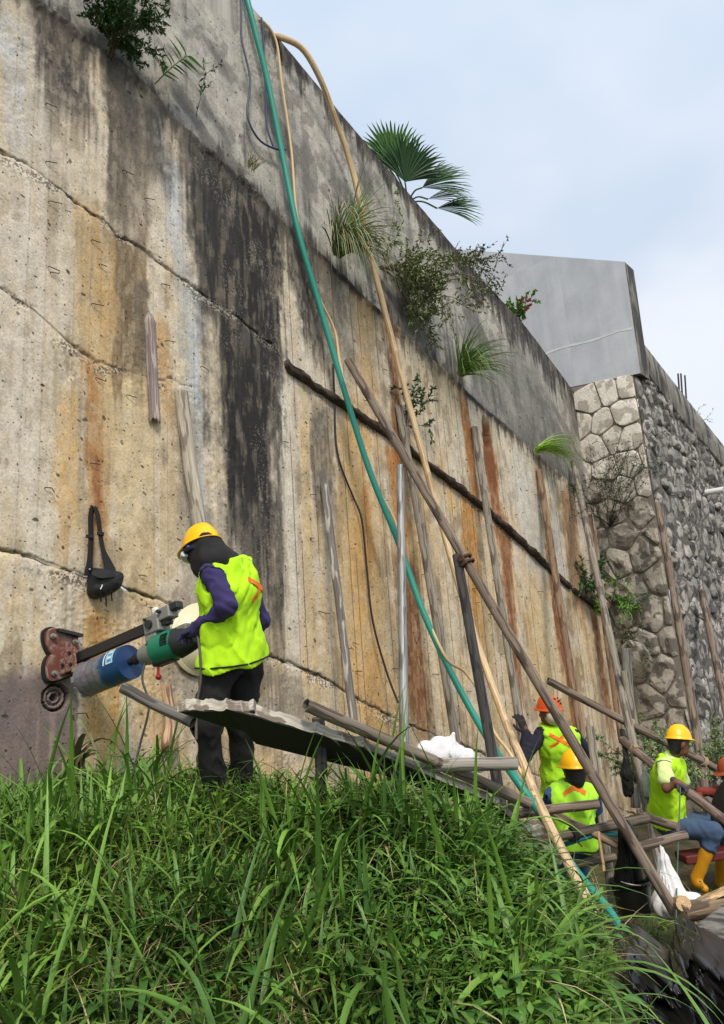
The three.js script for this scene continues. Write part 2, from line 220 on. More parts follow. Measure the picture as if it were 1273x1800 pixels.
function wallPaint(x, y, o) {
  const top = yTop(x) - y, d0 = yJ0(x) - y, d1 = yJ1(x) - y, d3 = yJ3(x) - y;
  const f1 = fbm(x * 0.9, y * 0.5, 3), f2 = fbm(x * 3.1 + 9, y * 2.3, 4), f3 = fbm(x * 12, y * 10, 3), f4 = vn(x * 75, y * 75);
  const sv = vn(x * 8, y * 0.45) * 0.45 + vn(x * 21 + 3, y * 0.8) * 0.33 + vn(x * 58, y * 1.7) * 0.22;
  const sv2 = vn(x * 14 + 40, y * 0.3 + f3 * 0.3) * 0.6 + vn(x * 40 + 9, y * 0.7) * 0.4;
  let r, g, b; const mix = (c, a) => { r += (c[0] - r) * a; g += (c[1] - g) * a; b += (c[2] - b) * a; };
  if (d0 < 0) {
    r = lerp(150, 172, f2); g = lerp(148, 169, f2); b = lerp(142, 160, f2);
    mix([108, 105, 101], ss(0.52, 0.72, f1 * 0.5 + sv * 0.5) * 0.7);
    mix([184, 179, 167], ss(0.5, 0.7, sv2) * 0.45);
    { const dg = fbm(x * 2.2 + y * 2.2, (y - x) * 0.7, 4); mix([96, 93, 90], ss(0.54, 0.68, dg) * 0.6); mix([196, 191, 180], ss(0.46, 0.34, dg) * 0.45); }
    mix([112, 108, 104], ss(0.56, 0.66, fbm(x * 7, y * 5 + 3, 4)) * 0.5);
    mix([40, 39, 40], ss(0.0, 0.28, sv * 0.75 + f2 * 0.35 - 0.16 - top / (0.9 + 0.8 * ss(7, 12, x))) * 0.93);
    mix([74, 72, 70], ss(0.12, 0.34, sv2 * 0.7 + f3 * 0.35 - 0.3 + d0 * 0.85) * 0.85);
    mix([62, 60, 58], ss(0.55, 0.7, fbm(x * 3.3 + 6, y * 1.1, 4) * 0.6 + sv * 0.4) * 0.75 * (0.35 + 0.65 * ss(-1.1, -0.1, d0 + 0.5 * (f2 - 0.5))));
    if (x > 9.5) mix([106, 108, 104], 0.5 * ss(0.4, 0.6, f1));
  } else {
    r = lerp(193, 207, f2); g = lerp(180, 192, f2); b = lerp(154, 168, f2);
    mix(x < 5.3 ? [190, 160, 112] : OCH, ss(0.42, 0.72, vn(x * 2.1, y * 0.22 + 3) * 0.5 + sv * 0.3 + f2 * 0.2) * 0.6 * ss(0.0, 0.7, d1 + 0.6));
    if (d1 > -0.3) mix([206, 168, 110], (x > 5 ? 0.42 : 0.14) * ss(-0.2, 0.4, d1) * ss(0.25, 0.6, f1 * 0.5 + sv2 * 0.5));
    mix([206, 198, 184], ss(0.5, 0.62, fbm(x * 4.3 + 7, y * 2.6, 4)) * 0.6);
    mix([132, 116, 92], ss(0.55, 0.68, fbm(x * 6.1 + 2, y * 3.1 + 8, 4)) * 0.55);
    mix(PALE, ss(0.5, 0.68, f1 * 0.4 + sv2 * 0.6) * 0.55);
    mix([138, 124, 100], ss(0.58, 0.78, sv * 0.6 + f2 * 0.4) * 0.6);
    mix([70, 66, 60], ss(0.25, 0.55, sv2 * 0.6 + f3 * 0.4 - d0 * 0.75) * 0.75);
  }
  if (d0 > -0.02) for (const s of STR) {
    if (x < s.lo || x > s.hi) continue;
    const t = (s.y0 - y) / (s.y0 - s.y1); if (t < -0.15 || t > 1.3) continue;
    const xc = lerp(s.x0, s.x1, t) + 0.05 * (vn(y * 1.1, s.s) - 0.5), wv = s.w * (0.75 + 0.5 * vn(y * 0.9 + 7, s.s)), q = Math.abs(x - xc) / wv;
    if (q > 1.35) continue;
    const m = ss(1.0 + s.edge * 0.3, 1.0 - s.edge, q + 0.5 * (vn(x * 30, y * 1.2 + s.s) - 0.5) + 0.7 * (f2 - 0.5) + 0.5 * (f3 - 0.5)) * ss(-0.12, 0.06, t + 0.12 * (sv - 0.5)) * ss(1.22, 0.8, t + 0.5 * (sv2 - 0.5));
    const gr2 = fbm(x * 26 + s.s, y * 11, 3); mix(s.c, clamp(m * s.a * (0.55 + 0.5 * sv2 + 0.5 * ss(0.35, 0.65, gr2)) * (0.75 + 0.5 * f3), 0, 1));
  }
  { const lum = (r + g + b) / 3, dk = ss(120, 50, lum); if (dk > 0) { const q1 = fbm(x * 22 + 3, y * 3.2, 4), q2 = fbm(x * 9, y * 7 + 4, 4); mix([104, 97, 87], dk * 0.6 * ss(0.5, 0.66, q1)); mix([124, 112, 94], dk * 0.55 * ss(0.54, 0.64, q2) * ss(0.35, 0.6, q1)); mix([30, 29, 29], dk * 0.5 * ss(0.5, 0.36, q1)); mix([150, 146, 138], dk * 0.5 * ss(0.72, 0.8, f4) * ss(0.45, 0.6, f2)); } }
  // wet cement slurry under the cored hole
  { const hx = x - holeC.x, hy = y - holeC.y, e = 0.05 * (vn(y * 6, 1) - 0.5) + 0.02 * (vn(y * 30, 5) - 0.5);
    let m = ss(0.20, 0.17, hx + e) * ss(-0.75 + e * 2, -0.45, hx + 0.16 * (vn(x * 12, y * 0.9) - 0.5)) * ss(0.30, 0.16, hy + 0.22 * (f2 - 0.5) - hx * 0.2 + 0.08 * (f3 - 0.5));
    m *= 1 - 0.75 * ss(0.62, 0.72, vn(x * 16 + 5, y * 0.5)) * ss(0, -0.25, hy) * ss(0.05, -0.1, hx);
    mix([112, 99, 98], m * 0.9); o[4] = m;
 }
  // pour lines: dirt, crumbled lime
  let h = f3 * 0.6 + f4 * 0.25;
  const joint = (d, wd, k) => { const e = d + 0.03 * (f3 - 0.5); const m = Math.exp(-((e / wd) ** 2)); mix([52, 46, 40], m * 0.85 * k * ss(0.3, 0.6, fbm(x * 5 + k, y * 5, 3))); const l = Math.exp(-(((e - 0.05) / 0.07) ** 2)) * ss(0.54, 0.64, fbm(x * 4 + 3, y * 6, 3)); mix([206, 200, 188], l * 0.5 * ss(0.35, 0.65, f4)); mix([66, 58, 50], l * 0.55 * ss(0.62, 0.4, f4)); h -= m * 0.6 + l * (f4 > 0.5 ? 0 : 0.7); };
  if (Math.abs(d1) < 0.3) joint(d1, 0.012, x < 5.6 ? 1 : 0.7); if (Math.abs(d3) < 0.3) joint(d3, 0.010, 0.9); if (x < 4.3 && Math.abs(y - yJ2(x)) < 0.3) joint(yJ2(x) - y, 0.009, 0.75);
  if (Math.abs(d0) < 0.4) { mix([46, 43, 41], (0.35 + 0.65 * ss(0.4, 0.6, fbm(x * 1.1, 4.4, 2))) * clamp(Math.exp(-(((d0 - 0.04) / (x > 6 ? 0.07 : 0.14)) ** 2)) * (0.25 + 1.3 * ss(0.3, 0.6, f3 * 0.5 + f2 * 0.5)), 0, 1)); }
  // eroded cavity and its run
  { const dx = x - cav.x - 0.02, dy = y - cav.y; if (Math.abs(dx) < 0.4 && dy < 0.35 && dy > -1.1) { const m = ss(1, 0.6, Math.abs(dx - 0.03 * vn(y * 8, 2)) / (0.13 + 0.05 * ss(0.2, -0.4, dy))) * ss(-1.05, -0.7, dy + 0.25 * (f3 - 0.5)) * ss(0.3, 0.1, dy); mix([118, 66, 34], m * 0.8); } }
  // hairlines left by the formwork boards
  const bi = Math.floor(x / 0.17), bx = (bi + 0.2 + 0.6 * h2(bi, 77)) * 0.17, bl = Math.exp(-(((x - bx) / 0.006) ** 2)) * ss(0.35, 0.6, vn(bi * 3.1, y * 0.8)) * (x > 5.4 ? 0.7 : 0.16) * (d0 > 0 ? 1 : 0.3); mix([88, 70, 52], bl); h -= bl * 0.5;
  // blow holes and pecks: shade inside them painted into the colour, bump lowered too
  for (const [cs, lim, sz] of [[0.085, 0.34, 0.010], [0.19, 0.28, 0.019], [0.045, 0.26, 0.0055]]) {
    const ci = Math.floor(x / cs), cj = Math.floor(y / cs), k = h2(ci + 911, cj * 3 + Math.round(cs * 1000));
    if (k < lim) { const px = (ci + 0.3 + 0.4 * h2(ci, cj + 50)) * cs, py = (cj + 0.3 + 0.4 * h2(ci + 31, cj)) * cs, a = h2(ci + 5, cj + 9) * 2.2 - 1.9, ca = Math.cos(a), sa = Math.sin(a), dx = x - px, dy = y - py, s1 = sz * (0.5 + k / lim), u = (dx * ca + dy * sa) / s1, w = (-dx * sa + dy * ca) / (s1 * (0.28 + 0.4 * h2(ci, cj))); const m = ss(1.15, 0.5, Math.sqrt(u * u + w * w) + 0.5 * (f4 - 0.5)); if (m > 0) { mix(PIT_SHADE, m * (0.45 + 0.5 * h2(cj, ci))); h -= m; } }
  }
  const gr = 1 + 0.16 * (f4 - 0.5) + 0.2 * (f3 - 0.5) + 0.1 * (vn(x * 170, y * 170) - 0.5);
  o[0] = r * gr; o[1] = g * gr; o[2] = b * gr; o[3] = h;
}
const CHUNKS = [[1.75, 5.45, 0.35, 9.6, 1024, 2048, 0.016], [5.45, 9.45, -0.75, 10.3, 1024, 2048, 0.024], [9.45, XEND, -1.3, 9.0, 640, 1536, 0.03]];
const wall = thing('retaining_wall', 'tall rust streaked concrete retaining wall with black algae and cracked pour lines', 'wall');
const WALLM = [];
CHUNKS.forEach(([x0, x1, y0, y1, W, H, cell], ci) => {
  const D = new Uint8Array(W * H * 4), B = new Uint8Array(W * H * 4), R = new Uint8Array(W * H * 4), o = [0, 0, 0, 0, 0];
  for (let j = 0; j < H; j++) for (let i = 0; i < W; i++) {
    const x = x0 + (i + 0.5) / W * (x1 - x0), y = y0 + (j + 0.5) / H * (y1 - y0), q = (j * W + i) * 4; if (y > yTop(x) + 0.3 || y < yB(x) - 0.3) { D[q] = D[q + 1] = D[q + 2] = 90; D[q + 3] = 255; B[q] = 128; B[q + 3] = 255; R[q + 1] = 230; continue; }
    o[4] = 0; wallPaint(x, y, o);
    D[q] = clamp(o[0], 0, 255); D[q + 1] = clamp(o[1], 0, 255); D[q + 2] = clamp(o[2], 0, 255); D[q + 3] = 255;
    B[q] = B[q + 1] = B[q + 2] = clamp(150 + o[3] * 90, 0, 255); B[q + 3] = 255; R[q] = R[q + 1] = R[q + 2] = 235 - 110 * o[4]; R[q + 3] = 255;
  }
  const T = (A, s) => { const t = new THREE.DataTexture(A, W, H); t.magFilter = THREE.LinearFilter; t.minFilter = THREE.LinearMipmapLinearFilter; t.generateMipmaps = true; if (s) t.colorSpace = THREE.SRGBColorSpace; t.needsUpdate = true; return t; };
  const m = new THREE.MeshStandardMaterial({ map: T(D, true), bumpMap: T(B), bumpScale: 0.012, roughness: 1, side: THREE.DoubleSide }); if (ci === 0) m.roughnessMap = T(R); else m.roughness = 0.92; m.color.setScalar(0.92); WALLM.push(m);
  for (let band = 0; band < 4; band++) {
    const fine = ci === 0 && band === 0 ? 0.009 : cell, nx = Math.round((x1 - x0) / fine), hMax = Math.max(J[band + 1](x0) - J[band](x0), J[band + 1](x1) - J[band](x1)), ny = Math.round(hMax / fine);
    const ts = []; const e = 0.012 / hMax; ts.push(0, e, 2 * e, 3.2 * e); for (let j = 1; j < ny; j++) { const t = j / ny; if (t > 4 * e && t < 1 - 4 * e) ts.push(t); } ts.push(1 - 3.2 * e, 1 - 2 * e, 1 - e, 1);
    const g = new GB(), row = nx + 1;
    for (const t of ts) for (let i = 0; i <= nx; i++) { const x = x0 + i / nx * (x1 - x0), lo = J[band](x), hi = J[band + 1](x), y = lerp(lo, hi, t); g.v(V(x, y, zWall(x, y, band)), (x - x0) / (x1 - x0), (y - y0) / (y1 - y0)); }
    for (let j = 0; j < ts.length - 1; j++) for (let i = 0; i < nx; i++) g.quad(j * row + i, j * row + i + 1, (j + 1) * row + i + 1, (j + 1) * row + i);
    part(wall, 'concrete_lift', g.build(), m);
  }
});
const mOldConcrete = new THREE.MeshStandardMaterial({ color: 0xffffff, roughness: 0.92, side: THREE.DoubleSide, map: tex(512, 512, (u, v) => { const f = fbm(u * 24, v * 24, 4), s = fbm(u * 40, v * 5, 3), d = ss(0.45, 0.7, s); return [lerp(120, 62, d) * (0.8 + 0.4 * f), lerp(117, 60, d) * (0.8 + 0.4 * f), lerp(110, 58, d) * (0.8 + 0.4 * f)]; }, 0.3, 0.3) });
{ // top, back and end of the wall, and its run beyond the frame
  const g = new GB(); let p = null; for (let i = 0; i <= 60; i++) { const x = lerp(-4, XEND, i / 60), y = J[4](Math.max(x, 1.75)) + (x < 1.75 ? -(x - 1.75) * 0.39 : 0), z = -0.06; const a = g.v(V(x, y, z), x, 0), b = g.v(V(x, y + 0.01, -0.4), x, 0.35), c = g.v(V(x, y - 3.2, -0.4), x, 3.5); if (p) { g.quad(p[0], a, b, p[1]); g.quad(p[1], b, c, p[2]); } p = [a, b, c]; }
  const q = []; for (const [y, z] of [[-1.4, 0], [J[4](XEND), -0.06], [J[4](XEND), -0.4], [-1.4, -0.4]]) q.push(g.v(V(XEND, y, z), z, y)); g.quad(...q);
  part(wall, 'coping', g.build(), mOldConcrete);
  const g2 = new GB(); for (let i = 0; i <= 20; i++) { const x = lerp(-4, 1.75, i / 20); for (let j = 0; j <= 20; j++) { const y = lerp(-0.6, J[4](1.75) - (x - 1.75) * 0.39, j / 20); g2.v(V(x, y, 0.01 * fbm(x, y, 2)), x, y); } } for (let i = 0; i < 20; i++) for (let j = 0; j < 20; j++) g2.quad(i * 21 + j, (i + 1) * 21 + j, (i + 1) * 21 + j + 1, i * 21 + j + 1);
  part(wall, 'concrete_lift', g2.build(), mOldConcrete);
}
{ // projecting ledge strip under the second lift, and its shorter continuation
  const mLedge = new THREE.MeshStandardMaterial({ color: 0xffffff, roughness: 0.95, side: THREE.DoubleSide, map: tex(256, 256, (u, v) => { const f = fbm(u * 30, v * 12, 4); return [lerp(38, 96, f), lerp(33, 84, f), lerp(29, 72, f)]; }) });
  for (const [xa, xb] of [[onW(500, 650).x, onW(692, 772).x], [onW(700, 778).x, onW(1000, 1035).x], [onW(1006, 1040).x, onW(1062, 1082).x]]) {
    const g = new GB(), n = Math.round((xb - xa) / 0.05), pr = [[-0.01, 0.045], [0.07, 0.05], [0.085, 0.025], [0.08, -0.04], [0.05, -0.06], [-0.01, -0.055]]; let P = null;
    for (let i = 0; i <= n; i++) { const x = lerp(xa, xb, i / n), y = yJ1(x), w = 0.55 + 0.9 * fbm(x * 3, 8, 3) ; const r = pr.map(([z, dy], k) => g.v(V(x, y + 0.62 * dy * (0.8 + 0.5 * vn(x * 11, k)) + 0.02 * (fbm(x * 5, 1) - 0.5), z * (k && k < 5 ? w * (0.7 + 0.6 * vn(x * 17, k * 3)) : 1)), x, z * 2 + dy * 3)); if (P) for (let k = 0; k < 5; k++) g.quad(P[k], r[k], r[k + 1], P[k + 1]); else for (let k = 1; k < 5; k++) g.tri(r[0], r[k], r[k + 1]); P = r; } for (let k = 1; k < 5; k++) g.tri(P[0], P[k], P[k + 1]);
    part(wall, 'ledge_strip', g.build(), mLedge);
  }
}
{ // stubs of tie wire and nails left in the concrete
  const mWire = MAT(58, 46, 38, 0.8), L = [[80, 183], [80, 285], [85, 355], [160, 423], [84, 470], [88, 480], [283, 500], [160, 535], [215, 300], [290, 600], [352, 645], [168, 665], [222, 695], [158, 815], [78, 858], [440, 290], [497, 777], [640, 705], [668, 880], [620, 1130], [625, 1180], [742, 1010], [800, 1050], [830, 1035], [836, 1060], [858, 1080], [945, 1040], [905, 905], [1005, 905], [975, 1140], [1002, 1235], [750, 830], [545, 870], [560, 1075], [760, 1185], [940, 870], [1010, 1010], [880, 1150], [930, 1170], [690, 1175], [820, 1215], [1045, 955], [1030, 985]];
  for (let i = 0; i < 12; i++) { const px = rr(20, 1040), py = rr(250, 1290); const p = onW(px, py); if (p.y < yJ0(p.x) - 0.2) L.push([px, py]); }
  L.forEach(([px, py]) => { const p = onW(px, py), g = new GB(), z = zWall(p.x, p.y, 1), l = rr(0.05, 0.1), a = rr(-0.5, 0.6); const q = [V(p.x, p.y, z - 0.02), V(p.x, p.y, z + 0.02), V(p.x + l * Math.cos(a), p.y + l * Math.sin(a) * 0.5 - 0.01, z + l * 0.55)]; if (rnd() < 0.35) q.push(q[2].clone().add(V(rr(-0.02, 0.03), rr(-0.05, 0.01), 0.02))); g.tube(q, 0.0045, 5); part(wall, 'tie_wire', g.build(), mWire); });
}

// ---------------------------------------------------------------- ground: bank, cut beside it, and the terrace above the wall
const GC = [-500, 0, 300, 640, 800, 950, 1080, 1273, 1700], GD = [2.4, 3.3, 4.2, 4.8, 5.4, 6.5, 8, 12, 30];
const GH = [[0.03, 0.24, 0.58, 0.86, 0.95, 0.95, 0.95, 1, 1], [-0.02, 0.2, 0.56, 0.83, 0.92, 0.95, 0.95, 1, 1], [-0.04, 0.16, 0.53, 0.82, 0.94, 0.94, 0.88, 0.8, 0.8], [-0.08, 0.15, 0.52, 0.8, 0.74, 0.5, 0.4, 0.2, 0.1], [-0.14, 0.06, 0.42, 0.66, 0.38, 0.0, 0.0, -0.1, -0.2], [-0.25, -0.14, 0.08, 0.17, -0.15, -0.4, -0.4, -0.35, -0.4], [-0.4, -0.32, -0.2, -0.25, -0.45, -0.62, -0.62, -0.55, -0.6], [-0.65, -0.6, -0.58, -0.56, -0.58, -0.66, -0.7, -0.7, -0.8], [-0.85, -0.85, -0.8, -0.75, -0.7, -0.75, -0.8, -0.9, -1]];
const gq = V(0, 0, 0);
function groundY(x, z) {
  gq.set(x, 0.3, z).sub(CAM); let d = -(gq.x * BACK.x + gq.z * BACK.z) / Math.hypot(BACK.x, BACK.z); const rx = gq.x * RIGHT.x + gq.z * RIGHT.z; const fd = Math.max(d, 1.2);
  const px = clamp(CX + rx / fd * FPX, GC[0], GC[GC.length - 1]); d = clamp(d, GD[0], GD[GD.length - 1]);
  let i = 0; while (i < GC.length - 2 && px > GC[i + 1]) i++; let j = 0; while (j < GD.length - 2 && d > GD[j + 1]) j++;
  const u = ss(GC[i], GC[i + 1], px), v = ss(GD[j], GD[j + 1], d);
  return lerp(lerp(GH[i][j], GH[i][j + 1], v), lerp(GH[i + 1][j], GH[i + 1][j + 1], v), u) + 0.10 * (fbm(x * 2.2, z * 2.2, 3) - 0.5);
}
const mSoil = new THREE.MeshStandardMaterial({ color: 0xffffff, roughness: 1, map: tex(512, 512, (u, v) => { const f = fbm(u * 40, v * 40, 4), g = ss(0.45, 0.6, fbm(u * 9 + 3, v * 9, 4)); return [lerp(52, 104, f) * lerp(1, 0.75, g), lerp(42, 86, f) * lerp(1, 1.0, g), lerp(30, 56, f) * lerp(1, 0.7, g)]; }, 0.5, 0.5), side: THREE.DoubleSide });
{
  const xs = [], zs = []; for (let x = -60; x < -4; x += 6) xs.push(x); for (let x = -4; x < 14; x += 0.12) xs.push(x); for (let x = 14; x <= 120; x += 4) xs.push(x); for (let z = -0.05; z < 8; z += 0.12) zs.push(z); for (let z = 8; z <= 120; z += 5) zs.push(z);
  const g = new GB(); for (const z of zs) for (const x of xs) g.v(V(x, groundY(x, z), z), x, z); const n = xs.length; for (let j = 0; j < zs.length - 1; j++) for (let i = 0; i < n - 1; i++) g.quad(j * n + i, (j + 1) * n + i, (j + 1) * n + i + 1, j * n + i + 1);
  structure('ground', g.build(), mSoil, 'dark soil bank sloping down beside the retaining wall');
  const t = new GB(); for (let i = 0; i <= 24; i++) { const x = lerp(-6, XEND, i / 24); for (let j = 0; j <= 10; j++) { const z = lerp(-0.38, -30, (j / 10) ** 2); t.v(V(x, (x < 1.75 ? yTop(1.75) - (x - 1.75) * 0.39 : yTop(x)) - 0.35 + 0.1 * (vn(x, z) - 0.5), z), x, z); } } for (let i = 0; i < 24; i++) for (let j = 0; j < 10; j++) t.quad(i * 11 + j, i * 11 + j + 1, (i + 1) * 11 + j + 1, (i + 1) * 11 + j);
  structure('terrace', t.build(), mSoil, 'earth terrace held behind the top of the retaining wall');
}

// ---------------------------------------------------------------- grey rendered wall, rubble return and rubble wall beyond the end of the concrete
const wC = onX(1150, 880, XEND).z;
function stoneCells(u0, u1, v0, v1, s, inside, cut) {
  const nu = Math.ceil((u1 - u0) / s), nv = Math.ceil((v1 - v0) / s), S = []; for (let j = -1; j <= nv; j++) for (let i = -1; i <= nu; i++) S.push([u0 + (i + 0.5 + rr(-0.36, 0.36) + (j & 1 ? 0.3 : 0)) * s, v0 + (j + 0.5 + rr(-0.34, 0.34)) * s]);
  const out = []; for (const p of S) {
    if (p[0] < u0 - 0.1 || p[0] > u1 + 0.1 || p[1] < v0 - 0.1 || p[1] > v1 + 0.1) continue;
    let poly = [[u0, v0], [u1, v0], [u1, v1], [u0, v1]];
    const clip = (nx, ny, c) => { const o = []; for (let k = 0; k < poly.length; k++) { const a = poly[k], b = poly[(k + 1) % poly.length], da = a[0] * nx + a[1] * ny - c, db = b[0] * nx + b[1] * ny - c; if (da <= 0) o.push(a); if (da * db < 0) { const t = da / (da - db); o.push([a[0] + (b[0] - a[0]) * t, a[1] + (b[1] - a[1]) * t]); } } poly = o; };
    for (const q of S) { if (q === p) continue; const dx = q[0] - p[0], dy = q[1] - p[1], l = Math.hypot(dx, dy); if (l > 3 * s) continue; clip(dx / l, dy / l, (dx * (p[0] + q[0]) / 2 + dy * (p[1] + q[1]) / 2) / l - 0.011); if (poly.length < 3) break; }
    if (cut && poly.length > 2) clip(...cut); if (poly.length < 3) continue; let cu = 0, cv = 0; for (const q of poly) { cu += q[0]; cv += q[1]; } cu /= poly.length; cv /= poly.length; if (!inside(cu, cv)) continue;
    for (let r = 0; r < 1; r++) { const o = []; for (let k = 0; k < poly.length; k++) { const a = poly[k], b = poly[(k + 1) % poly.length]; o.push([a[0] * 0.86 + b[0] * 0.14, a[1] * 0.86 + b[1] * 0.14], [a[0] * 0.14 + b[0] * 0.86, a[1] * 0.14 + b[1] * 0.86]); } poly = o; }
    out.push({ poly, cu, cv });
  } return out;
}
function stoneGeo(cell, place, dep, flat) { // place(u,v,h) gives the point h out of the face
  const g = new GB(), rings = [], tu = rr(-1, 1) * dep, tv = rr(-1, 1) * dep, sd = rnd() * 99, n = cell.poly.length; const ctr = [cell.cu, cell.cv];
  for (const [sc, h] of (flat ? [[1, -0.04], [0.97, 0.35], [0.8, 0.8], [0.5, 1.1], [0.2, 1.2]] : [[1, -0.04], [0.995, 0.55], [0.95, 0.95], [0.6, 1.04], [0.28, 1.06]])) rings.push(cell.poly.map(([u, v]) => { const uu = lerp(ctr[0], u, sc), vv = lerp(ctr[1], v, sc); return g.v(place(uu, vv, h < 0 ? h : dep * h * ((flat ? 0.3 : 0.75) + (flat ? 1.4 : 0.5) * vn(uu * 9 + sd, vv * 9)) + ((uu - ctr[0]) * tu + (vv - ctr[1]) * tv) * 2), uu, vv); }));
  for (let k = 0; k < rings.length - 1; k++) for (let i = 0; i < n; i++) g.quad(rings[k][i], rings[k][(i + 1) % n], rings[k + 1][(i + 1) % n], rings[k + 1][i]); const c = g.v(place(ctr[0], ctr[1], dep * 1.12), ...ctr); for (let i = 0; i < n; i++) g.tri(rings[4][i], rings[4][(i + 1) % n], c);
  if (!flat) return g.build(); const q = g.build().toNonIndexed(); q.computeVertexNormals(); return q;
}
const stoneTex = (a, b, dark, amt) => tex(256, 256, (u, v) => { const f = fbm(u * 14, v * 14, 4), d = ss(0.5, 0.62, fbm(u * 7 + 5, v * 7, 5)) * amt, p = vn(u * 90, v * 90) * 0.2 + 0.9; return [0, 1, 2].map(k => lerp(lerp(a[k], b[k], f), dark[k], d) * p); }, 1.1, 1.1);
const stoneMats = (a, b, dark, amt, bump = 0.01) => [0.92, 1, 1.06].map((k, i) => { const t = stoneTex(a, b, dark, amt); t.offset.set(i * 0.37, i * 0.21); return new THREE.MeshStandardMaterial({ map: t, bumpMap: t, bumpScale: bump, color: new THREE.Color(k, k, k * 0.99), roughness: 0.95, side: THREE.DoubleSide }); });
const mPale = stoneMats([204, 197, 186], [232, 226, 215], [136, 126, 114], 0.5), mMid = stoneMats([144, 138, 128], [184, 177, 166], [84, 78, 72], 0.7), mDark = [...stoneMats([124, 120, 116], [190, 186, 180], [64, 62, 61], 0.85, 0.02), ...stoneMats([104, 102, 99], [160, 157, 152], [56, 55, 54], 0.75, 0.02)], mMortar = MAT(92, 89, 85, 1), mMortarPale = MAT(126, 119, 108, 1);
const rubble = thing('rubble_wall', 'rough rubble stone wall with jagged dark stones beyond the concrete wall', 'wall');
const yGrey = w => { const a = onX(1010, 678, XEND), b = onX(1125, 655, XEND); return lerp(a.y, b.y, (w - a.z) / (b.z - a.z)); };
{
  const yb = -1.2, yt = Math.max(yGrey(0), yGrey(wC)) + 0.1, lim = onX(1130, 862, XEND).y;
  const sl = (yGrey(1) - yGrey(0)), sn = Math.hypot(sl, 1); const cells = stoneCells(-0.3, wC - 0.015, yb, yt, 0.46, (u, v) => v < yGrey(u) + 0.02, [-sl / sn, 1 / sn, (yGrey(0) - 0.01) / sn]);
  for (const c of cells) { const dk = c.cv + (c.cu < 0.3 ? -0.6 : 0.2) < lim + 0.4 * (rnd() - 0.5); part(rubble, 'stone', stoneGeo(c, (u, v, h) => V(XEND - 0.02 - h, Math.min(v, yGrey(u)), u), dk ? rr(0.02, 0.055) : rr(0.02, 0.032), dk), (dk ? mMid : mPale)[Math.floor(rnd() * 3)]); }
  const g = new GB(), q = [[-2.5, yb], [wC, yb], [wC, yGrey(wC)], [-2.5, yGrey(-2.5)]].map(([u, v]) => g.v(V(XEND - 0.012, v, u), u, v)); g.quad(...q); part(rubble, 'mortar_bed', g.build(), mMortarPale);
  // the long face
  const tA = onW(1126, 606, wC), tB = onW(1273, 792, wC), yCap = x => tA.y + (tB.y - tA.y) * (x - tA.x) / (tB.x - tA.x), cap = x => yCap(x) - 0.62 - 0.12 * vn(x * 1.5, 3);
  const cl = (cap(18) - cap(XEND)) / (18 - XEND), cn = Math.hypot(cl, 1); const cells2 = stoneCells(XEND + 0.01, 18.4, -1.3, yCap(XEND), 0.36, (u, v) => v < cap(u) + 0.1, [-cl / cn, 1 / cn, (cap(XEND) - cl * XEND + 0.05) / cn, 1]);
  for (const c of cells2) part(rubble, 'stone', stoneGeo(c, (u, v, h) => V(u, v, wC + h), rr(0.015, 0.06), true), mDark[Math.floor(rnd() * 6)]);
  const f = new GB(), xs = [XEND, 18.4, 40]; const a = xs.map(x => [f.v(V(x, -1.6, wC + 0.01), x, -1.3), f.v(V(x, yCap(Math.min(x, 26)), wC + 0.01), x, 5)]); for (let i = 0; i < 2; i++) f.quad(a[i][0], a[i + 1][0], a[i + 1][1], a[i][1]); part(rubble, 'mortar_bed', f.build(), mMortar);
  const k = new GB(); let P = null; for (let i = 0; i <= 70; i++) { const x = lerp(XEND - 0.02, 19, i / 70), lo = cap(x), hi = yCap(x); const r = [[-0.0, lo], [0.06, lo + 0.02], [0.075, lerp(lo, hi, 0.5)], [0.06, hi], [-0.35, hi + 0.02]].map(([z, y], j) => k.v(V(x, y + 0.015 * (vn(x * 9, j) - 0.5), wC + z), x, y + z)); if (P) for (let j = 0; j < 4; j++) k.quad(P[j], r[j], r[j + 1], P[j + 1]); P = r; }
  part(rubble, 'coping', k.build(), mOldConcrete);
  const bars = thing('starter_bars', 'cluster of rusty starter bars standing up from the rubble wall coping', 'rebar');
  const mb = MAT(46, 38, 36, 0.8); for (const [px, t, b] of [[1192, 657, 700], [1197, 657, 708], [1204, 660, 716]]) { const g = new GB(); g.tube([onW(px + 5, b + 25, wC - 0.05), onW(px, t, wC - 0.05)], 0.018, 6); part(bars, 'bar', g.build(), mb); }
  const bp = onW(1200, 735, wC - 0.05); seat(bars, bp);
  const pv = new GB(), p0 = onW(1238, 866, wC); pv.tube([p0.clone().add(V(0, 0, -0.2)), p0.clone().add(V(0.02, -0.02, 0.38))], 0.062, 14, { hollow: true }); const pm = solo('weep_pipe', pv.build(), MAT(222, 222, 220, 0.45), 'short white plastic weep pipe sticking out of the rubble wall', 'pipe'); seat(pm, p0);
}
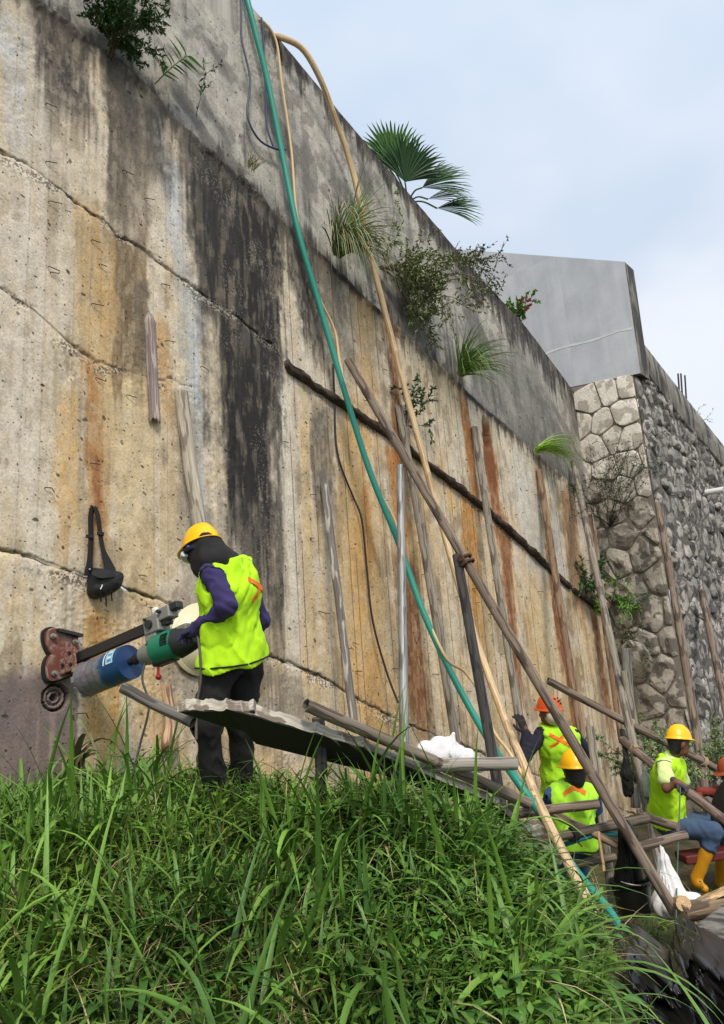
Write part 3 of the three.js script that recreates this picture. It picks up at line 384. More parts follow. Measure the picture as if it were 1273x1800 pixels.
{ // rendered block above the return
  const G = [[700, 430], [870, 443], [1098, 460], [1126, 656], [1010, 679], [700, 742]].map(([a, b]) => onX(a, b, XEND - 0.02)), th = 0.42, g = new GB();
  const mid = [...G, onX(1111, 540, XEND - 0.02)];
  const ctr = V(XEND - 0.02, (G[1].y + G[4].y) / 2, 0.2), f = G.map(p => g.v(p, p.z, p.y)), b = G.map(p => g.v(p.clone().add(V(th, 0, 0)), p.z, p.y)); const c = g.v(ctr, ctr.z, ctr.y); for (let i = 0; i < G.length; i++) g.tri(f[i], f[(i + 1) % G.length], c);
  const mGrey = new THREE.MeshStandardMaterial({ roughness: 0.85, side: THREE.DoubleSide, map: tex(512, 512, (u, v) => { const q = fbm(u * 8, v * 8, 5), s = vn(u * 200, v * 200), st = fbm(u * 30, v * 3, 3); return [172 + 26 * q + 8 * s - 18 * st, 176 + 26 * q + 8 * s - 18 * st, 181 + 26 * q + 8 * s - 17 * st]; }, 0.3, 0.3) });
  const o = thing('rendered_wall', 'smooth grey rendered wall with a pale diagonal crack above pale stones', 'wall'); part(o, 'render_face', g.build(), mGrey);
  const s = new GB(); for (let i = 0; i < G.length; i++) { const a = G[i], d = G[(i + 1) % G.length], n = 8; for (let k = 0; k < n; k++) { const p = a.clone().lerp(d, k / n), q = a.clone().lerp(d, (k + 1) / n), e = V(th, 0, 0); s.quad(s.v(p, 0, k * 0.3), s.v(q, 0, k * 0.3 + 0.3), s.v(q.clone().add(e), th, k * 0.3 + 0.3), s.v(p.clone().add(e), th, k * 0.3)); } } part(o, 'wall_edge', s.build(), mOldConcrete);
  const bk = new GB(); const bi = G.map(p => bk.v(p.clone().add(V(th, 0, 0)), p.z, p.y)), bc = bk.v(ctr.clone().add(V(th, 0, 0))); for (let i = 0; i < G.length; i++) bk.tri(bi[i], bi[(i + 1) % G.length], bc); part(o, 'back_face', bk.build(), mGrey);
  const cr = new GB(), L = curve([[940, 630], [985, 612], [1035, 600], [1060, 592], [1085, 583], [1112, 577]].map(([x, y]) => onX(x, y, XEND - 0.024)), 26); let P = null; L.forEach((p, i) => { const w = 0.012 + 0.012 * vn(i * 0.9, 3), q = [cr.v(p.clone().add(V(0, -w, 0))), cr.v(p.clone().add(V(-0.003, w, 0)))]; if (P) cr.quad(P[0], q[0], q[1], P[1]); P = q; }); part(o, 'filled_crack', cr.build(), MAT(214, 216, 216, 0.9), 'pale filled crack running across the grey render');
  seat(o, V(XEND, G[4].y, wC * 0.5));
}

// ---------------------------------------------------------------- people
const cloth = (r, g, b, rough = 0.9) => new THREE.MeshStandardMaterial({ color: col(r, g, b), roughness: rough, side: THREE.DoubleSide });
const M = {
  vest: cloth(180, 232, 28, 0.95), vest2: cloth(174, 232, 40, 0.95), navy: cloth(44, 40, 84), navyDark: cloth(30, 30, 48), black: cloth(26, 26, 28), jeans: cloth(62, 82, 112), jeansPale: cloth(92, 122, 156), skin: cloth(112, 74, 54, 0.6), hair: cloth(18, 16, 16, 0.6), glove: cloth(34, 32, 34, 0.85), greyGlove: cloth(66, 60, 62), pale: cloth(206, 226, 150), yellowHelmet: cloth(250, 190, 4, 0.32), orangeHelmet: cloth(206, 82, 26, 0.4), boot: cloth(196, 138, 22, 0.45), blackBoot: cloth(20, 20, 21, 0.4), piping: cloth(24, 26, 26), tape: cloth(232, 120, 24, 0.7), lens: cloth(200, 204, 214, 0.15), mask: cloth(206, 196, 168), red: cloth(120, 48, 36), blue: cloth(40, 62, 140, 0.5), white: cloth(228, 226, 222)
};
const wr = (p, a, f) => a * (fbm3(p.x * f, p.y * f * 0.6, p.z * f, 2) - 0.5) * 2;
function drape(fn, c, u, v, n, lu, lv, nu, nv, off = 0.004) { // a strip laid on a body's surface
  const g = new GB(), p = V(0, 0, 0), ok = {}; for (let j = 0; j <= nv; j++) for (let i = 0; i <= nu; i++) { p.copy(c).addScaledVector(u, (i / nu - 0.5) * lu).addScaledVector(v, (j / nv - 0.5) * lv).addScaledVector(n, 0.25); for (let k = 0; k < 70 && p.clone().sub(c).dot(n) > -0.2; k++) { const d = fn(p); if (d < off) { ok[j * (nu + 1) + i] = 1; break; } p.addScaledVector(n, -Math.max(0.0015, (d - off) * 0.8)); } g.v(p, i / nu, j / nv); }
  let r0 = 0, r1 = 0, s0 = 0; for (let i = 0; i <= nu + 1; i++) { let all = i <= nu; for (let j = 0; j <= nv && all; j++) all = !!ok[j * (nu + 1) + i]; if (!all) { if (i - 1 - s0 > r1 - r0) { r0 = s0; r1 = i - 1; } s0 = i + 1; } }
  const h = new GB(), n2 = r1 - r0; for (let j = 0; j <= nv; j++) for (let i = r0; i <= r1; i++) { const a = (j * (nu + 1) + i) * 3; h.v(V(g.P[a], g.P[a + 1], g.P[a + 2]), (i - r0) / n2, j / nv); }
  for (let j = 0; j < nv; j++) for (let i = 0; i < n2; i++) { const a = j * (n2 + 1) + i; h.quad(a, a + 1, a + n2 + 2, a + n2 + 1); } return h.build();
}
function helmetGeo(peak = 0.045) { // front is +x
  const g = new GB(), rows = []; const N = 36; const rim = a => 0.012 + peak * Math.max(0, Math.cos(a)) ** 3;
  const prof = [[0, 1], [0.18, 0.985], [0.38, 0.93], [0.58, 0.82], [0.76, 0.64], [0.9, 0.4], [0.975, 0.16], [1, 0.02]];
  for (const [r, h] of prof) rows.push([...Array(N + 1)].map((_, i) => { const a = i / N * 2 * Math.PI, rid = r < 0.9 ? 0.006 * Math.exp(-((Math.sin(a) * r / 0.16) ** 2)) : 0; return g.v(V(Math.cos(a) * 0.135 * r, h * 0.142 + rid, Math.sin(a) * 0.108 * r)); }));
  for (const [e, h] of [[1, -0.004], [1, -0.010], [-0.2, -0.010]]) rows.push([...Array(N + 1)].map((_, i) => { const a = i / N * 2 * Math.PI, q = rim(a) * e; return g.v(V(Math.cos(a) * (0.135 + q), h - 0.16 * Math.max(0, q - 0.012), Math.sin(a) * (0.108 + q))); }));
  for (const [r, h] of [[0.94, 0.3], [0.7, 0.62], [0, 0.92]]) rows.push([...Array(N + 1)].map((_, i) => { const a = i / N * 2 * Math.PI; return g.v(V(Math.cos(a) * 0.135 * r, h * 0.142, Math.sin(a) * 0.108 * r)); }));
  for (let j = 0; j < rows.length - 1; j++) for (let i = 0; i < N; i++) g.quad(rows[j][i], rows[j][i + 1], rows[j + 1][i + 1], rows[j + 1][i]); return g.build();
}
const basis = (x, y) => { const X = x.clone().normalize(), Z = V(0, 0, 0).crossVectors(X, y).normalize(), Y = V(0, 0, 0).crossVectors(Z, X); return new THREE.Matrix4().makeBasis(X, Y, Z); };
function handBones(w, dir, nrm, curl, side, sc = 1) { // five fingers, the thumb off the side of the palm
  const d = dir.clone().normalize(), n = nrm.clone().addScaledVector(d, -nrm.dot(d)).normalize(), a = V(0, 0, 0).crossVectors(d, n).normalize().multiplyScalar(side), at = (x, y, z) => w.clone().addScaledVector(d, x * sc).addScaledVector(a, y * sc).addScaledVector(n, z * sc), r = 0.0105 * sc, F = [], palm = [];
  for (const y of [-0.028, -0.009, 0.01, 0.028]) palm.push([at(0.0, y * 0.7, 0), at(0.088, y, 0), 0.018 * sc, 0.0145 * sc]);
  palm.push([at(-0.05, 0, 0), at(0.01, 0, 0), 0.031 * sc, 0.026 * sc]);
  [[-0.032, 0.07], [-0.011, 0.08], [0.011, 0.076], [0.032, 0.058]].forEach(([y, L], i) => { let p = at(0.088, y, 0), ang = 0; const ch = []; for (const [k, l] of [[0.45, 0.46], [0.9, 0.31], [0.6, 0.24]]) { ang += curl * k * 1.25; const q = p.clone().addScaledVector(d, Math.cos(ang) * L * l * sc).addScaledVector(n, Math.sin(ang) * L * l * sc).addScaledVector(a, (i - 1.5) * 0.004 * sc); ch.push([p, q, r * (i === 3 ? 0.88 : 1), r * (i === 3 ? 0.82 : 0.92)]); p = q; } F.push(ch); });
  const t0 = at(0.02, -0.03, 0.004), t1 = at(0.052, -0.062, 0.018 + 0.012 * curl), t2 = at(0.085, -0.068 + 0.02 * curl, 0.03 + 0.03 * curl); F.push([[t0, t1, r * 1.3, r * 1.1], [t1, t2, r * 1.1, r * 0.95]]);
  return { palm, F, fn: p => { let q = 9; for (const b of palm) q = smin(q, capD(p, b), 0.02); let e = 9; for (const c of F) { let f = 9; for (const b of c) f = smin(f, capD(p, b), 0.008); e = Math.min(e, f); } return smin(q, e, 0.01); }, all: [...palm, ...F.flat()] };
}
function person(o) {
  const t = thing('person', o.label, 'person', 'workers on the site'), j = o.j, c = o.cell ?? 0.014, axis = j.shR.clone().sub(j.shL).normalize(), spine = j.neck.clone().sub(j.pelvis).normalize(), w = (p, k) => p.clone().addScaledVector(axis, k);
  const fwd = o.fwd.clone().normalize(), up = (o.headUp ?? V(0, 1, 0)).clone().normalize(), H = j.head, hm = basis(fwd, up);
  const hp = (x, y, z) => V(x, y, z).applyMatrix4(hm).add(H), waist = j.pelvis.clone().lerp(j.chest, 0.5);
  const torso = [[w(j.pelvis, -0.06), w(j.pelvis, 0.06), 0.108, 0.108], [w(waist, -0.06), w(waist, 0.06), 0.11, 0.11], [w(j.chest, -0.075), w(j.chest, 0.075), 0.112, 0.112], [j.shL.clone().lerp(j.shR, 0.1), j.shL.clone().lerp(j.shR, 0.9), 0.07, 0.07], [j.chest, j.neck, 0.1, 0.07], [w(j.chest, -0.06), w(j.pelvis, -0.06), 0.108, 0.112], [w(j.chest, 0.06), w(j.pelvis, 0.06), 0.108, 0.112]];
  const arms = [[j.shL, j.elL, 0.056, 0.047], [j.elL, j.wrL, 0.046, 0.035], [j.shR, j.elR, 0.056, 0.047], [j.elR, j.wrR, 0.046, 0.035]];
  const legs = [[j.hipL, j.knL, 0.088, 0.064], [j.knL, j.anL, 0.064, 0.054], [j.hipR, j.knR, 0.088, 0.064], [j.knR, j.anR, 0.064, 0.054]];
  const headB = [[hp(-0.015, 0.035, 0), hp(0.015, 0.04, 0), 0.092, 0.09], [hp(0.03, -0.05, 0), hp(0.035, -0.07, 0), 0.06, 0.052], [hp(0.098, -0.005, 0), hp(0.112, -0.028, 0), 0.009, 0.014], [hp(0.078, -0.068, -0.012), hp(0.078, -0.068, 0.012), 0.014, 0.014], [hp(0.0, -0.01, 0.086), hp(-0.008, -0.04, 0.086), 0.014, 0.01], [hp(0.0, -0.01, -0.086), hp(-0.008, -0.04, -0.086), 0.014, 0.01], [j.neck.clone().addScaledVector(spine, -0.03), hp(-0.02, -0.06, 0), 0.056, 0.054]];
  const hands = [['wrL', 'hdL', 'nL', o.curlL ?? 0.7, -1], ['wrR', 'hdR', 'nR', o.curlR ?? 0.7, 1]].map(([a, b, n, cu, s]) => handBones(j[a], j[b].clone().sub(j[a]), o[n] ?? V(0, -1, 0), cu, s, o.handScale ?? 1));
  // the body itself, whole and continuous
  const shrink = a => a.map(b => [b[0], b[1], b[2] * 0.86, b[3] * 0.86]), bodyB = [...shrink(torso), ...shrink(arms), ...shrink(legs), ...headB], hb = hands.flatMap(h => h.palm.map(b => [b[0], b[1], b[2] * 0.8, b[3] * 0.8])); const bb = bounds([...bodyB, ...hb], 0.03); const bf = field([...bodyB, ...hb], 0.03);
  part(t, 'body', surfNet(bf, bb.min, bb.max, Math.max(c, 0.014)), o.skin ?? M.skin);
  // shirt: shoulders to the cuffs (or short sleeves)
  const cuff = o.short ? 0.62 : 1, A2 = o.short ? [[j.shL, j.shL.clone().lerp(j.elL, cuff), 0.066, 0.068], [j.shR, j.shR.clone().lerp(j.elR, cuff), 0.066, 0.068]] : arms.map(b => [b[0], b[1], b[2] * 1.06, b[3] * 1.1]);
  const shB = [...torso.slice(1), ...A2], sB = bounds(shB, 0.03), sf0 = field(shB, 0.035, 0.006), sf = p => sf0(p) + wr(p, 0.009, 16) - 0.012 * (1 - Math.abs(2 * fbm3(p.x * 9 + p.y * 6, p.y * 10, p.z * 9, 2) - 1)) ** 5 - 0.0045 * Math.sin((p.y * 0.8 + p.x * 0.6) * 120 + 6 * vn3(p.x * 9, p.y * 9, p.z * 9)) * ss(0.12, 0.0, Math.min(p.distanceTo(j.elL), p.distanceTo(j.elR)) - 0.03);
  part(t, 'shirt', surfNet(sf, sB.min, sB.max, o.fine ?? c), o.shirt);
  if (o.vest) {
    const vB = torso.map((b, i) => [b[0], b[1], b[2] * (i === 3 ? 1.08 : i === 0 ? 1.16 : 1.1), b[3] * (i === 3 ? 1.08 : i === 0 ? 1.16 : 1.1)]), hem = j.pelvis.clone().addScaledVector(spine, o.hem ?? -0.03), nk = j.neck.clone().addScaledVector(spine, 0.03);
    const shc = [j.shL.clone().addScaledVector(axis, -0.055).addScaledVector(spine, -0.015), j.shR.clone().addScaledVector(axis, 0.055).addScaledVector(spine, -0.015)];
    const vf0 = field(vB, 0.07, 0.02), vf = p => { const hd = (p.x - hem.x) * spine.x + (p.y - hem.y) * spine.y + (p.z - hem.z) * spine.z, nd = (p.x - nk.x) * spine.x + (p.y - nk.y) * spine.y + (p.z - nk.z) * spine.z; let d = vf0(p) - (o.flare ?? 0.02) * ss(0.3, 0.0, hd) + wr(p, 0.018, 8) + wr(p, 0.009, 22) - 0.018 * (1 - Math.abs(2 * fbm3(p.x * 6 + p.y * 4, p.y * 2.2, p.z * 6 - p.y * 3, 2) - 1)) ** 5 + 0.012 * (1 - Math.abs(2 * fbm3(p.x * 9 - p.y * 5 + 9, p.y * 3, p.z * 9 + p.y * 4, 2) - 1)) ** 4; for (const s of shc) d = Math.max(d, 0.062 - Math.hypot(p.x - s.x, (p.y - s.y) * 0.55, p.z - s.z)); return Math.max(d, -hd + 0.012 * Math.sin(p.x * 20 + p.z * 14), nd); };
    const vb = bounds(vB, 0.06), ve = part(t, 'vest', surfNet(vf, vb.min, vb.max, o.fine ?? c), o.vest);
    // dark binding round the hem
    const hg = new GB(), pts = [], bk = V(0, 0, 0).crossVectors(axis, spine).normalize(), ctr = hem.clone().addScaledVector(spine, 0.022); for (let i = 0; i <= 44; i++) { const a = i / 44 * 2 * Math.PI, d = axis.clone().multiplyScalar(Math.cos(a)).addScaledVector(bk, Math.sin(a)), p = ctr.clone().addScaledVector(d, 0.34); for (let k = 0; k < 40; k++) { const q = vf(p); if (q < 0.003) break; p.addScaledVector(d, -Math.max(0.002, q * 0.8)); } if (p.distanceTo(ctr) > 0.05) pts.push(p); }
    pts.push(pts[0].clone()); hg.tube(pts, 0.0065, 6, { cap: false }); part(ve, 'hem_binding', hg.build(), M.piping);
    for (const [s, e] of [[j.shL, j.elL], [j.shR, j.elR]]) { // armhole: where the sleeve leaves the vest
      const d = e.clone().sub(s).normalize(), u = V(0, 0, 0).crossVectors(d, V(0.3, 0.2, 1)).normalize(), v = V(0, 0, 0).crossVectors(d, u), P = []; for (let i = 0; i < 26; i++) { const a = i / 26 * 2 * Math.PI, q = u.clone().multiplyScalar(Math.cos(a)).addScaledVector(v, Math.sin(a)); for (let t = -0.02; t < 0.16; t += 0.006) { const p = s.clone().addScaledVector(d, t).addScaledVector(q, 0.1); for (let n = 0; n < 40; n++) { const f = sf(p); if (f < 0.003) break; p.addScaledVector(q, -Math.max(0.0015, f * 0.8)); } if (vf(p) > 0.001) { P.push(p); break; } } }
      if (P.length > 14) { const sm = P.map((p, i) => p.clone().add(P[(i + 1) % P.length]).add(P[(i + P.length - 1) % P.length]).multiplyScalar(1 / 3)); sm.push(sm[0].clone()); part(ve, 'armhole_binding', new GB().tube(sm, 0.0055, 5, { cap: false }).build(), M.piping); } }
    o.vf = vf;
    if (o.cross) { const [cp, nrm, tu, L, wd] = o.cross, n = nrm.clone().normalize(), u = tu.clone().addScaledVector(n, -tu.dot(n)).normalize(), v = V(0, 0, 0).crossVectors(n, u); for (const s of [1, -1]) { const e = u.clone().multiplyScalar(0.86).addScaledVector(v, 0.5 * s).normalize(), f = V(0, 0, 0).crossVectors(n, e); part(ve, 'orange_tape', drape(vf, cp, e, f, n, L, wd, 22, 4, s > 0 ? 0.004 : 0.0065), M.tape); } }
  }
  const tB = [torso[0], ...legs.map((b, i) => [b[0], i % 2 ? b[0].clone().lerp(b[1], o.trouserEnd ?? 1) : b[1], b[2] * 1.1, b[3] * 1.22])], tb = bounds(tB, 0.03), tf0 = field(tB, 0.045, 0.008), tf = p => tf0(p) + wr(p, 0.014, 11) - 0.016 * (1 - Math.abs(2 * fbm3(p.x * 8, p.y * 9 + p.x * 5, p.z * 8, 2) - 1)) ** 5 - 0.005 * Math.sin(p.y * 95 + 7 * vn3(p.x * 8, p.y * 5, p.z * 8)) * ss(0.16, 0.02, Math.min(p.distanceTo(j.knL), p.distanceTo(j.knR)));
  part(t, 'trousers', surfNet(tf, tb.min, tb.max, c), o.trousers);
  for (const s of ['L', 'R']) { const an = j['an' + s], toe = j['toe' + s], kn = j['kn' + s], b = [[an.clone().lerp(kn, o.bootTall ?? 0.25), an, 0.072, 0.06], [an.clone().add(V(0, -0.05, 0)), toe, 0.05, 0.042], [an.clone().add(V(0, -0.05, 0)), an.clone().lerp(toe, -0.18).add(V(0, -0.05, 0)), 0.045, 0.042]], q = bounds(b, 0.03); const f = field(b, 0.03); part(t, 'boot', surfNet(p => f(p) + wr(p, 0.006, 14), q.min, q.max, c), o.boots); }
  if (o.gloves) hands.forEach(h => { const q = bounds(h.all, 0.015); part(t, 'glove', surfNet(h.fn, q.min, q.max, o.handCell ?? 0.006), o.gloves); });
  const he = part(t, 'helmet', helmetGeo(o.peak), o.helmet); he.geometry.scale(o.hs ?? 1, o.hs ?? 1, o.hs ?? 1); he.geometry.applyMatrix4(new THREE.Matrix4().makeTranslation(H.x, H.y, H.z).multiply(hm).multiply(new THREE.Matrix4().makeTranslation(0, 0.052, 0)));
  t.userData.hp = undefined; o.hp = hp; o.t = t; o.hm = hm; o.he = he; if (o.extra) o.extra(t, hp, hm);
  delete t.userData.hp; const bx = new THREE.Box3(); bx.setFromPoints([j.toeL, j.toeR, j.anL, j.anR]); seat(t, V(j.pelvis.x, bx.min.y - 0.05, j.pelvis.z)); return t;
}
const jj = (d, o) => { const r = {}; for (const k in o) { const a = o[k]; r[k] = C(a[0], a[1], a[2] ?? d); } return r; };
const NW = V(0, 0, -1);            // into the wall
{ // the driller
  const hoodF = (t, hp) => {
    const b = [[hp(-0.03, 0.03, 0), hp(0.02, 0.03, 0), 0.106, 0.1], [hp(0.035, -0.055, 0), hp(0.045, -0.075, 0), 0.074, 0.066], [hp(-0.04, -0.05, 0), hp(-0.09, -0.12, 0), 0.086, 0.092], [hp(0.0, -0.11, 0), hp(-0.04, -0.16, 0), 0.075, 0.085], [hp(-0.08, -0.05, 0.02), C(404, 990, 5.06), 0.085, 0.075], [C(372, 985, 4.92), C(404, 988, 5.1), 0.07, 0.07]], q = bounds(b, 0.03), f = field(b, 0.05);
    part(t, 'hood', surfNet(p => f(p) + wr(p, 0.012, 17), q.min, q.max, 0.009), M.black);
    const g = new GB(); for (const s of [-1, 1]) { } const bandPts = []; for (let i = 0; i <= 20; i++) { const a = lerp(-2.2, 2.2, i / 20); bandPts.push(hp(0.02 + 0.095 * Math.cos(a), 0.012 + 0.012 * Math.cos(a), 0.108 * Math.sin(a))); } g.tube(bandPts, (u, a) => 0.012 + 0.006 * Math.abs(Math.cos(a)), 8); part(t, 'goggle_strap', g.build(), M.navyDark);
    const lens = new GB(), pts = []; for (let i = 0; i <= 12; i++) { const a = lerp(-1.25, 1.25, i / 12); pts.push(hp(0.035 + 0.095 * Math.cos(a), 0.0, 0.102 * Math.sin(a))); } lens.tube(pts, (u, a) => 0.016 + 0.012 * Math.abs(Math.sin(a)), 10); part(t, 'goggles', lens.build(), M.lens);
    const k = new GB(); k.geo(new THREE.SphereGeometry(0.014, 12, 8), new THREE.Matrix4().makeTranslation(...hp(0.01, 0.02, -0.112).toArray())); part(t, 'goggle_button', k.build(), M.blue);
  };
  const j = jj(5.0, { pelvis: [408, 1158, 5.04], chest: [404, 1046, 5.02], neck: [387, 990, 5.02], head: [357, 970, 5.04], shL: [371, 1008, 4.88], shR: [426, 1000, 5.18], elL: [399, 1064, 4.78], wrL: [345, 1108, 4.96], hdL: [325, 1118, 5.04], elR: [458, 1092, 5.3], wrR: [400, 1122, 5.5], hdR: [372, 1124, 5.5], hipL: [384, 1178, 4.97], hipR: [434, 1174, 5.12], knL: [364, 1272, 4.9], knR: [424, 1272, 5.16], anL: [380, 1388, 5.0], anR: [424, 1386, 5.22] });
  const f = V(-0.12, 0, -1).normalize(); for (const s of ['L', 'R']) j['toe' + s] = j['an' + s].clone().add(V(0, -0.06, 0)).addScaledVector(f, 0.2);
  const o = { label: 'worker in yellow helmet, black hood and purple sleeves leaning on the core drill', j, fwd: V(-0.12, -0.3, -1), headUp: V(0, 1, -0.34), cell: 0.013, fine: 0.009, skin: M.skin, shirt: cloth(50, 43, 92), vest: M.vest, trousers: M.black, boots: M.blackBoot, gloves: M.navy, helmet: M.yellowHelmet, hs: 1.03, bootTall: 0.5, hem: -0.035, flare: 0.038, nL: V(0, -0.3, -1), cross: [C(446, 1034, 5.1), RIGHT.clone().multiplyScalar(0.8).addScaledVector(BACK, 0.5).add(V(0, 0.2, 0)), BACK.clone().add(V(0, 0.01, 0)), 0.3, 0.036], extra: hoodF };
  person(o);
}
{ // the one reaching up
  const j = jj(8, { pelvis: [985, 1408, 8.1], chest: [982, 1312, 8.02], neck: [972, 1276, 8.0], head: [966, 1254, 7.98], shL: [953, 1290, 7.95], shR: [1010, 1294, 8.15], elL: [921, 1334, 7.85], wrL: [924, 1288, 7.95], hdL: [915, 1262, 8.0], elR: [1040, 1330, 8.3], wrR: [1020, 1360, 8.5], hdR: [1008, 1365, 8.55], hipL: [972, 1410, 8.05], hipR: [1000, 1412, 8.2], knL: [968, 1482, 8.05], knR: [1000, 1484, 8.2], anL: [975, 1548, 8.15], anR: [1002, 1548, 8.3] });
  const f = V(-0.3, 0, -1).normalize(); for (const s of ['L', 'R']) j['toe' + s] = j['an' + s].clone().add(V(0, -0.06, 0)).addScaledVector(f, 0.2);
  const o = { label: 'worker in orange helmet and vest with a raised black glove on a leaning pole', j, fwd: V(-0.1, 0.1, -1), headUp: V(-0.15, 1, 0.12), cell: 0.016, shirt: M.navyDark, vest: M.vest2, trousers: M.black, boots: M.blackBoot, gloves: M.glove, curlL: 0.32, handScale: 1.25, handCell: 0.007, nL: V(0.2, 0, -1), helmet: M.orangeHelmet, peak: 0.02, hem: 0.0,
    cross: [C(990, 1304, 7.8), BACK.clone().addScaledVector(RIGHT, 0.25), RIGHT.clone(), 0.26, 0.034],
    extra: (t, hp, hm) => { const b = [[hp(-0.05, -0.02, -0.03), hp(-0.06, -0.07, 0.03), 0.085, 0.078]], q = bounds(b, 0.03), f2 = field(b, 0.03); part(t, 'neck_cloth', surfNet(p => f2(p) + wr(p, 0.012, 18), q.min, q.max, 0.012), M.mask);
      const g = new GB(); for (const [a, e, l] of [[2.6, 0.5, 0.05], [2.9, 0.75, 0.06], [3.3, 0.55, 0.05], [3.6, 0.8, 0.05], [3.1, 0.35, 0.04]]) { const P = k => hp(Math.cos(a + k) * 0.139 * Math.cos(e), 0.052 + 0.146 * Math.sin(e), Math.sin(a + k) * 0.112 * Math.cos(e)); g.tube([P(-l * 3), P(0), P(l * 2).add(V(0, 0.015, 0))], 0.006, 5); } part(t, 'scrawl_mark', g.build(), M.piping);
      const s = new GB(), mid = j.shL.clone().lerp(j.elL, 0.55), out = BACK.clone().multiplyScalar(0.058); const e1 = j.shL.clone().lerp(j.elL, 0.12).add(out), e2 = j.elL.clone().add(out); s.tube([e1, mid.clone().add(BACK.clone().multiplyScalar(0.062)), e2], 0.004, 5); part(t, 'sleeve_piping', s.build(), M.white); } };
  person(o);
}
{ // the one crouching with his back turned
  const j = jj(7, { pelvis: [1006, 1488, 7.02], chest: [1004, 1412, 7.02], neck: [1006, 1378, 7.02], head: [1008, 1357, 7.02], shL: [969, 1398, 6.98], shR: [1042, 1396, 7.1], elL: [958, 1445, 7.15], wrL: [978, 1462, 7.4], hdL: [984, 1460, 7.5], elR: [1052, 1448, 7.3], wrR: [1040, 1462, 7.55], hdR: [1034, 1460, 7.65], hipL: [990, 1494, 7.02], hipR: [1022, 1494, 7.08], knL: [986, 1486, 7.5], knR: [1020, 1486, 7.55], anL: [990, 1550, 7.3], anR: [1022, 1550, 7.38] });
  const f = V(0.25, 0, -1).normalize(); for (const s of ['L', 'R']) j['toe' + s] = j['an' + s].clone().add(V(0, -0.06, 0)).addScaledVector(f, 0.2);
  person({ label: 'worker in yellow helmet crouching behind crossed poles, back turned, orange cross on vest', j, fwd: V(0.5, 0.05, -0.85), headUp: V(0, 1, 0), cell: 0.015, shirt: cloth(48, 74, 118), vest: cloth(172, 236, 56, 0.95), trousers: M.jeans, boots: M.blackBoot, helmet: M.yellowHelmet, gloves: M.glove, hs: 1.02, hem: 0.0, cross: [C(1016, 1391, 6.8), BACK.clone(), RIGHT.clone(), 0.25, 0.036],
    extra: (t, hp) => { const b = [[hp(-0.025, 0.02, 0), hp(-0.03, -0.06, 0), 0.098, 0.082]], q = bounds(b, 0.03), g = field(b, 0.03); part(t, 'hair', surfNet(p => g(p) + wr(p, 0.006, 24), q.min, q.max, 0.01), M.hair); } });
}
{ // the one sitting on the poles, gloved hand on the rail
  const j = jj(8, { pelvis: [1172, 1446, 8.15], chest: [1174, 1368, 8.1], neck: [1180, 1332, 8.08], head: [1194, 1307, 8.05], shL: [1190, 1346, 8.28], shR: [1168, 1346, 7.9], elR: [1172, 1386, 7.72], wrR: [1192, 1376, 7.66], hdR: [1203, 1382, 7.6], elL: [1205, 1385, 8.35], wrL: [1226, 1400, 8.3], hdL: [1236, 1404, 8.28], hipL: [1185, 1450, 8.28], hipR: [1175, 1452, 8.05], knR: [1256, 1462, 7.85], anR: [1224, 1544, 7.85], knL: [1270, 1446, 8.3], anL: [1268, 1548, 8.35] });
  j.toeR = C(1238, 1562, 7.72); j.toeL = C(1285, 1562, 8.3);
  person({ label: 'worker in yellow helmet and jeans sitting on the scaffold, one glove over the rail', j, fwd: RIGHT.clone().multiplyScalar(1).addScaledVector(BACK, -0.12).add(V(0, -0.1, 0)), headUp: V(0.05, 1, 0.02), cell: 0.014, short: true, shirt: M.pale, vest: M.vest, trousers: M.jeans, boots: M.boot, bootTall: 0.8, trouserEnd: 0.3, gloves: M.greyGlove, curlR: 1.1, nR: V(0, -1, 0.1), helmet: M.yellowHelmet, peak: 0.035, handScale: 1.1, hem: 0.02,
    extra: (t, hp) => { const b = [[hp(-0.03, 0.02, 0), hp(-0.045, -0.05, 0), 0.096, 0.07]], q = bounds(b, 0.03), g = field(b, 0.03); part(t, 'hair', surfNet(p => g(p) + wr(p, 0.006, 24), q.min, q.max, 0.01), M.hair); const c2 = new GB(), pts = []; for (let i = 0; i <= 20; i++) { const a = i / 20 * 2 * Math.PI; pts.push(j.neck.clone().add(V(Math.cos(a) * 0.072, 0.01 + 0.02 * Math.cos(a), Math.sin(a) * 0.072))); } c2.tube(pts, (u, a) => 0.016, 8, { cap: false }); part(t, 'collar', c2.build(), cloth(188, 220, 190)); for (const s of [-1, 1]) part(t, 'eye', new GB().geo(new THREE.SphereGeometry(0.007, 8, 6), new THREE.Matrix4().makeTranslation(...hp(0.088, 0.0, 0.033 * s).toArray())).build(), M.white); } });
}
{ // the one at the edge, in red
  const j = jj(8.7, { pelvis: [1318, 1490], chest: [1312, 1420], neck: [1302, 1384], head: [1285, 1360, 8.68], shL: [1288, 1400, 8.85], shR: [1318, 1402, 8.5], elL: [1262, 1392, 8.75], wrL: [1232, 1392, 8.7], hdL: [1220, 1398, 8.68], elR: [1290, 1440, 8.35], wrR: [1262, 1440, 8.4], hdR: [1252, 1442, 8.4], hipL: [1310, 1492, 8.8], hipR: [1325, 1494, 8.6], knL: [1275, 1500, 8.7], knR: [1280, 1510, 8.5], anL: [1290, 1560, 8.7], anR: [1296, 1566, 8.5] });
  for (const s of ['L', 'R']) j['toe' + s] = j['an' + s].clone().add(V(-0.12, -0.05, -0.1));
  person({ label: 'worker in orange helmet and red sleeves bending towards the red machine', j, fwd: RIGHT.clone().multiplyScalar(-1).add(V(0, -0.3, 0)), headUp: V(-0.2, 1, 0), cell: 0.018, shirt: M.red, trousers: M.black, boots: M.blackBoot, gloves: M.red, helmet: cloth(150, 66, 34, 0.6), vest: cloth(44, 40, 40), hem: 0 });
}
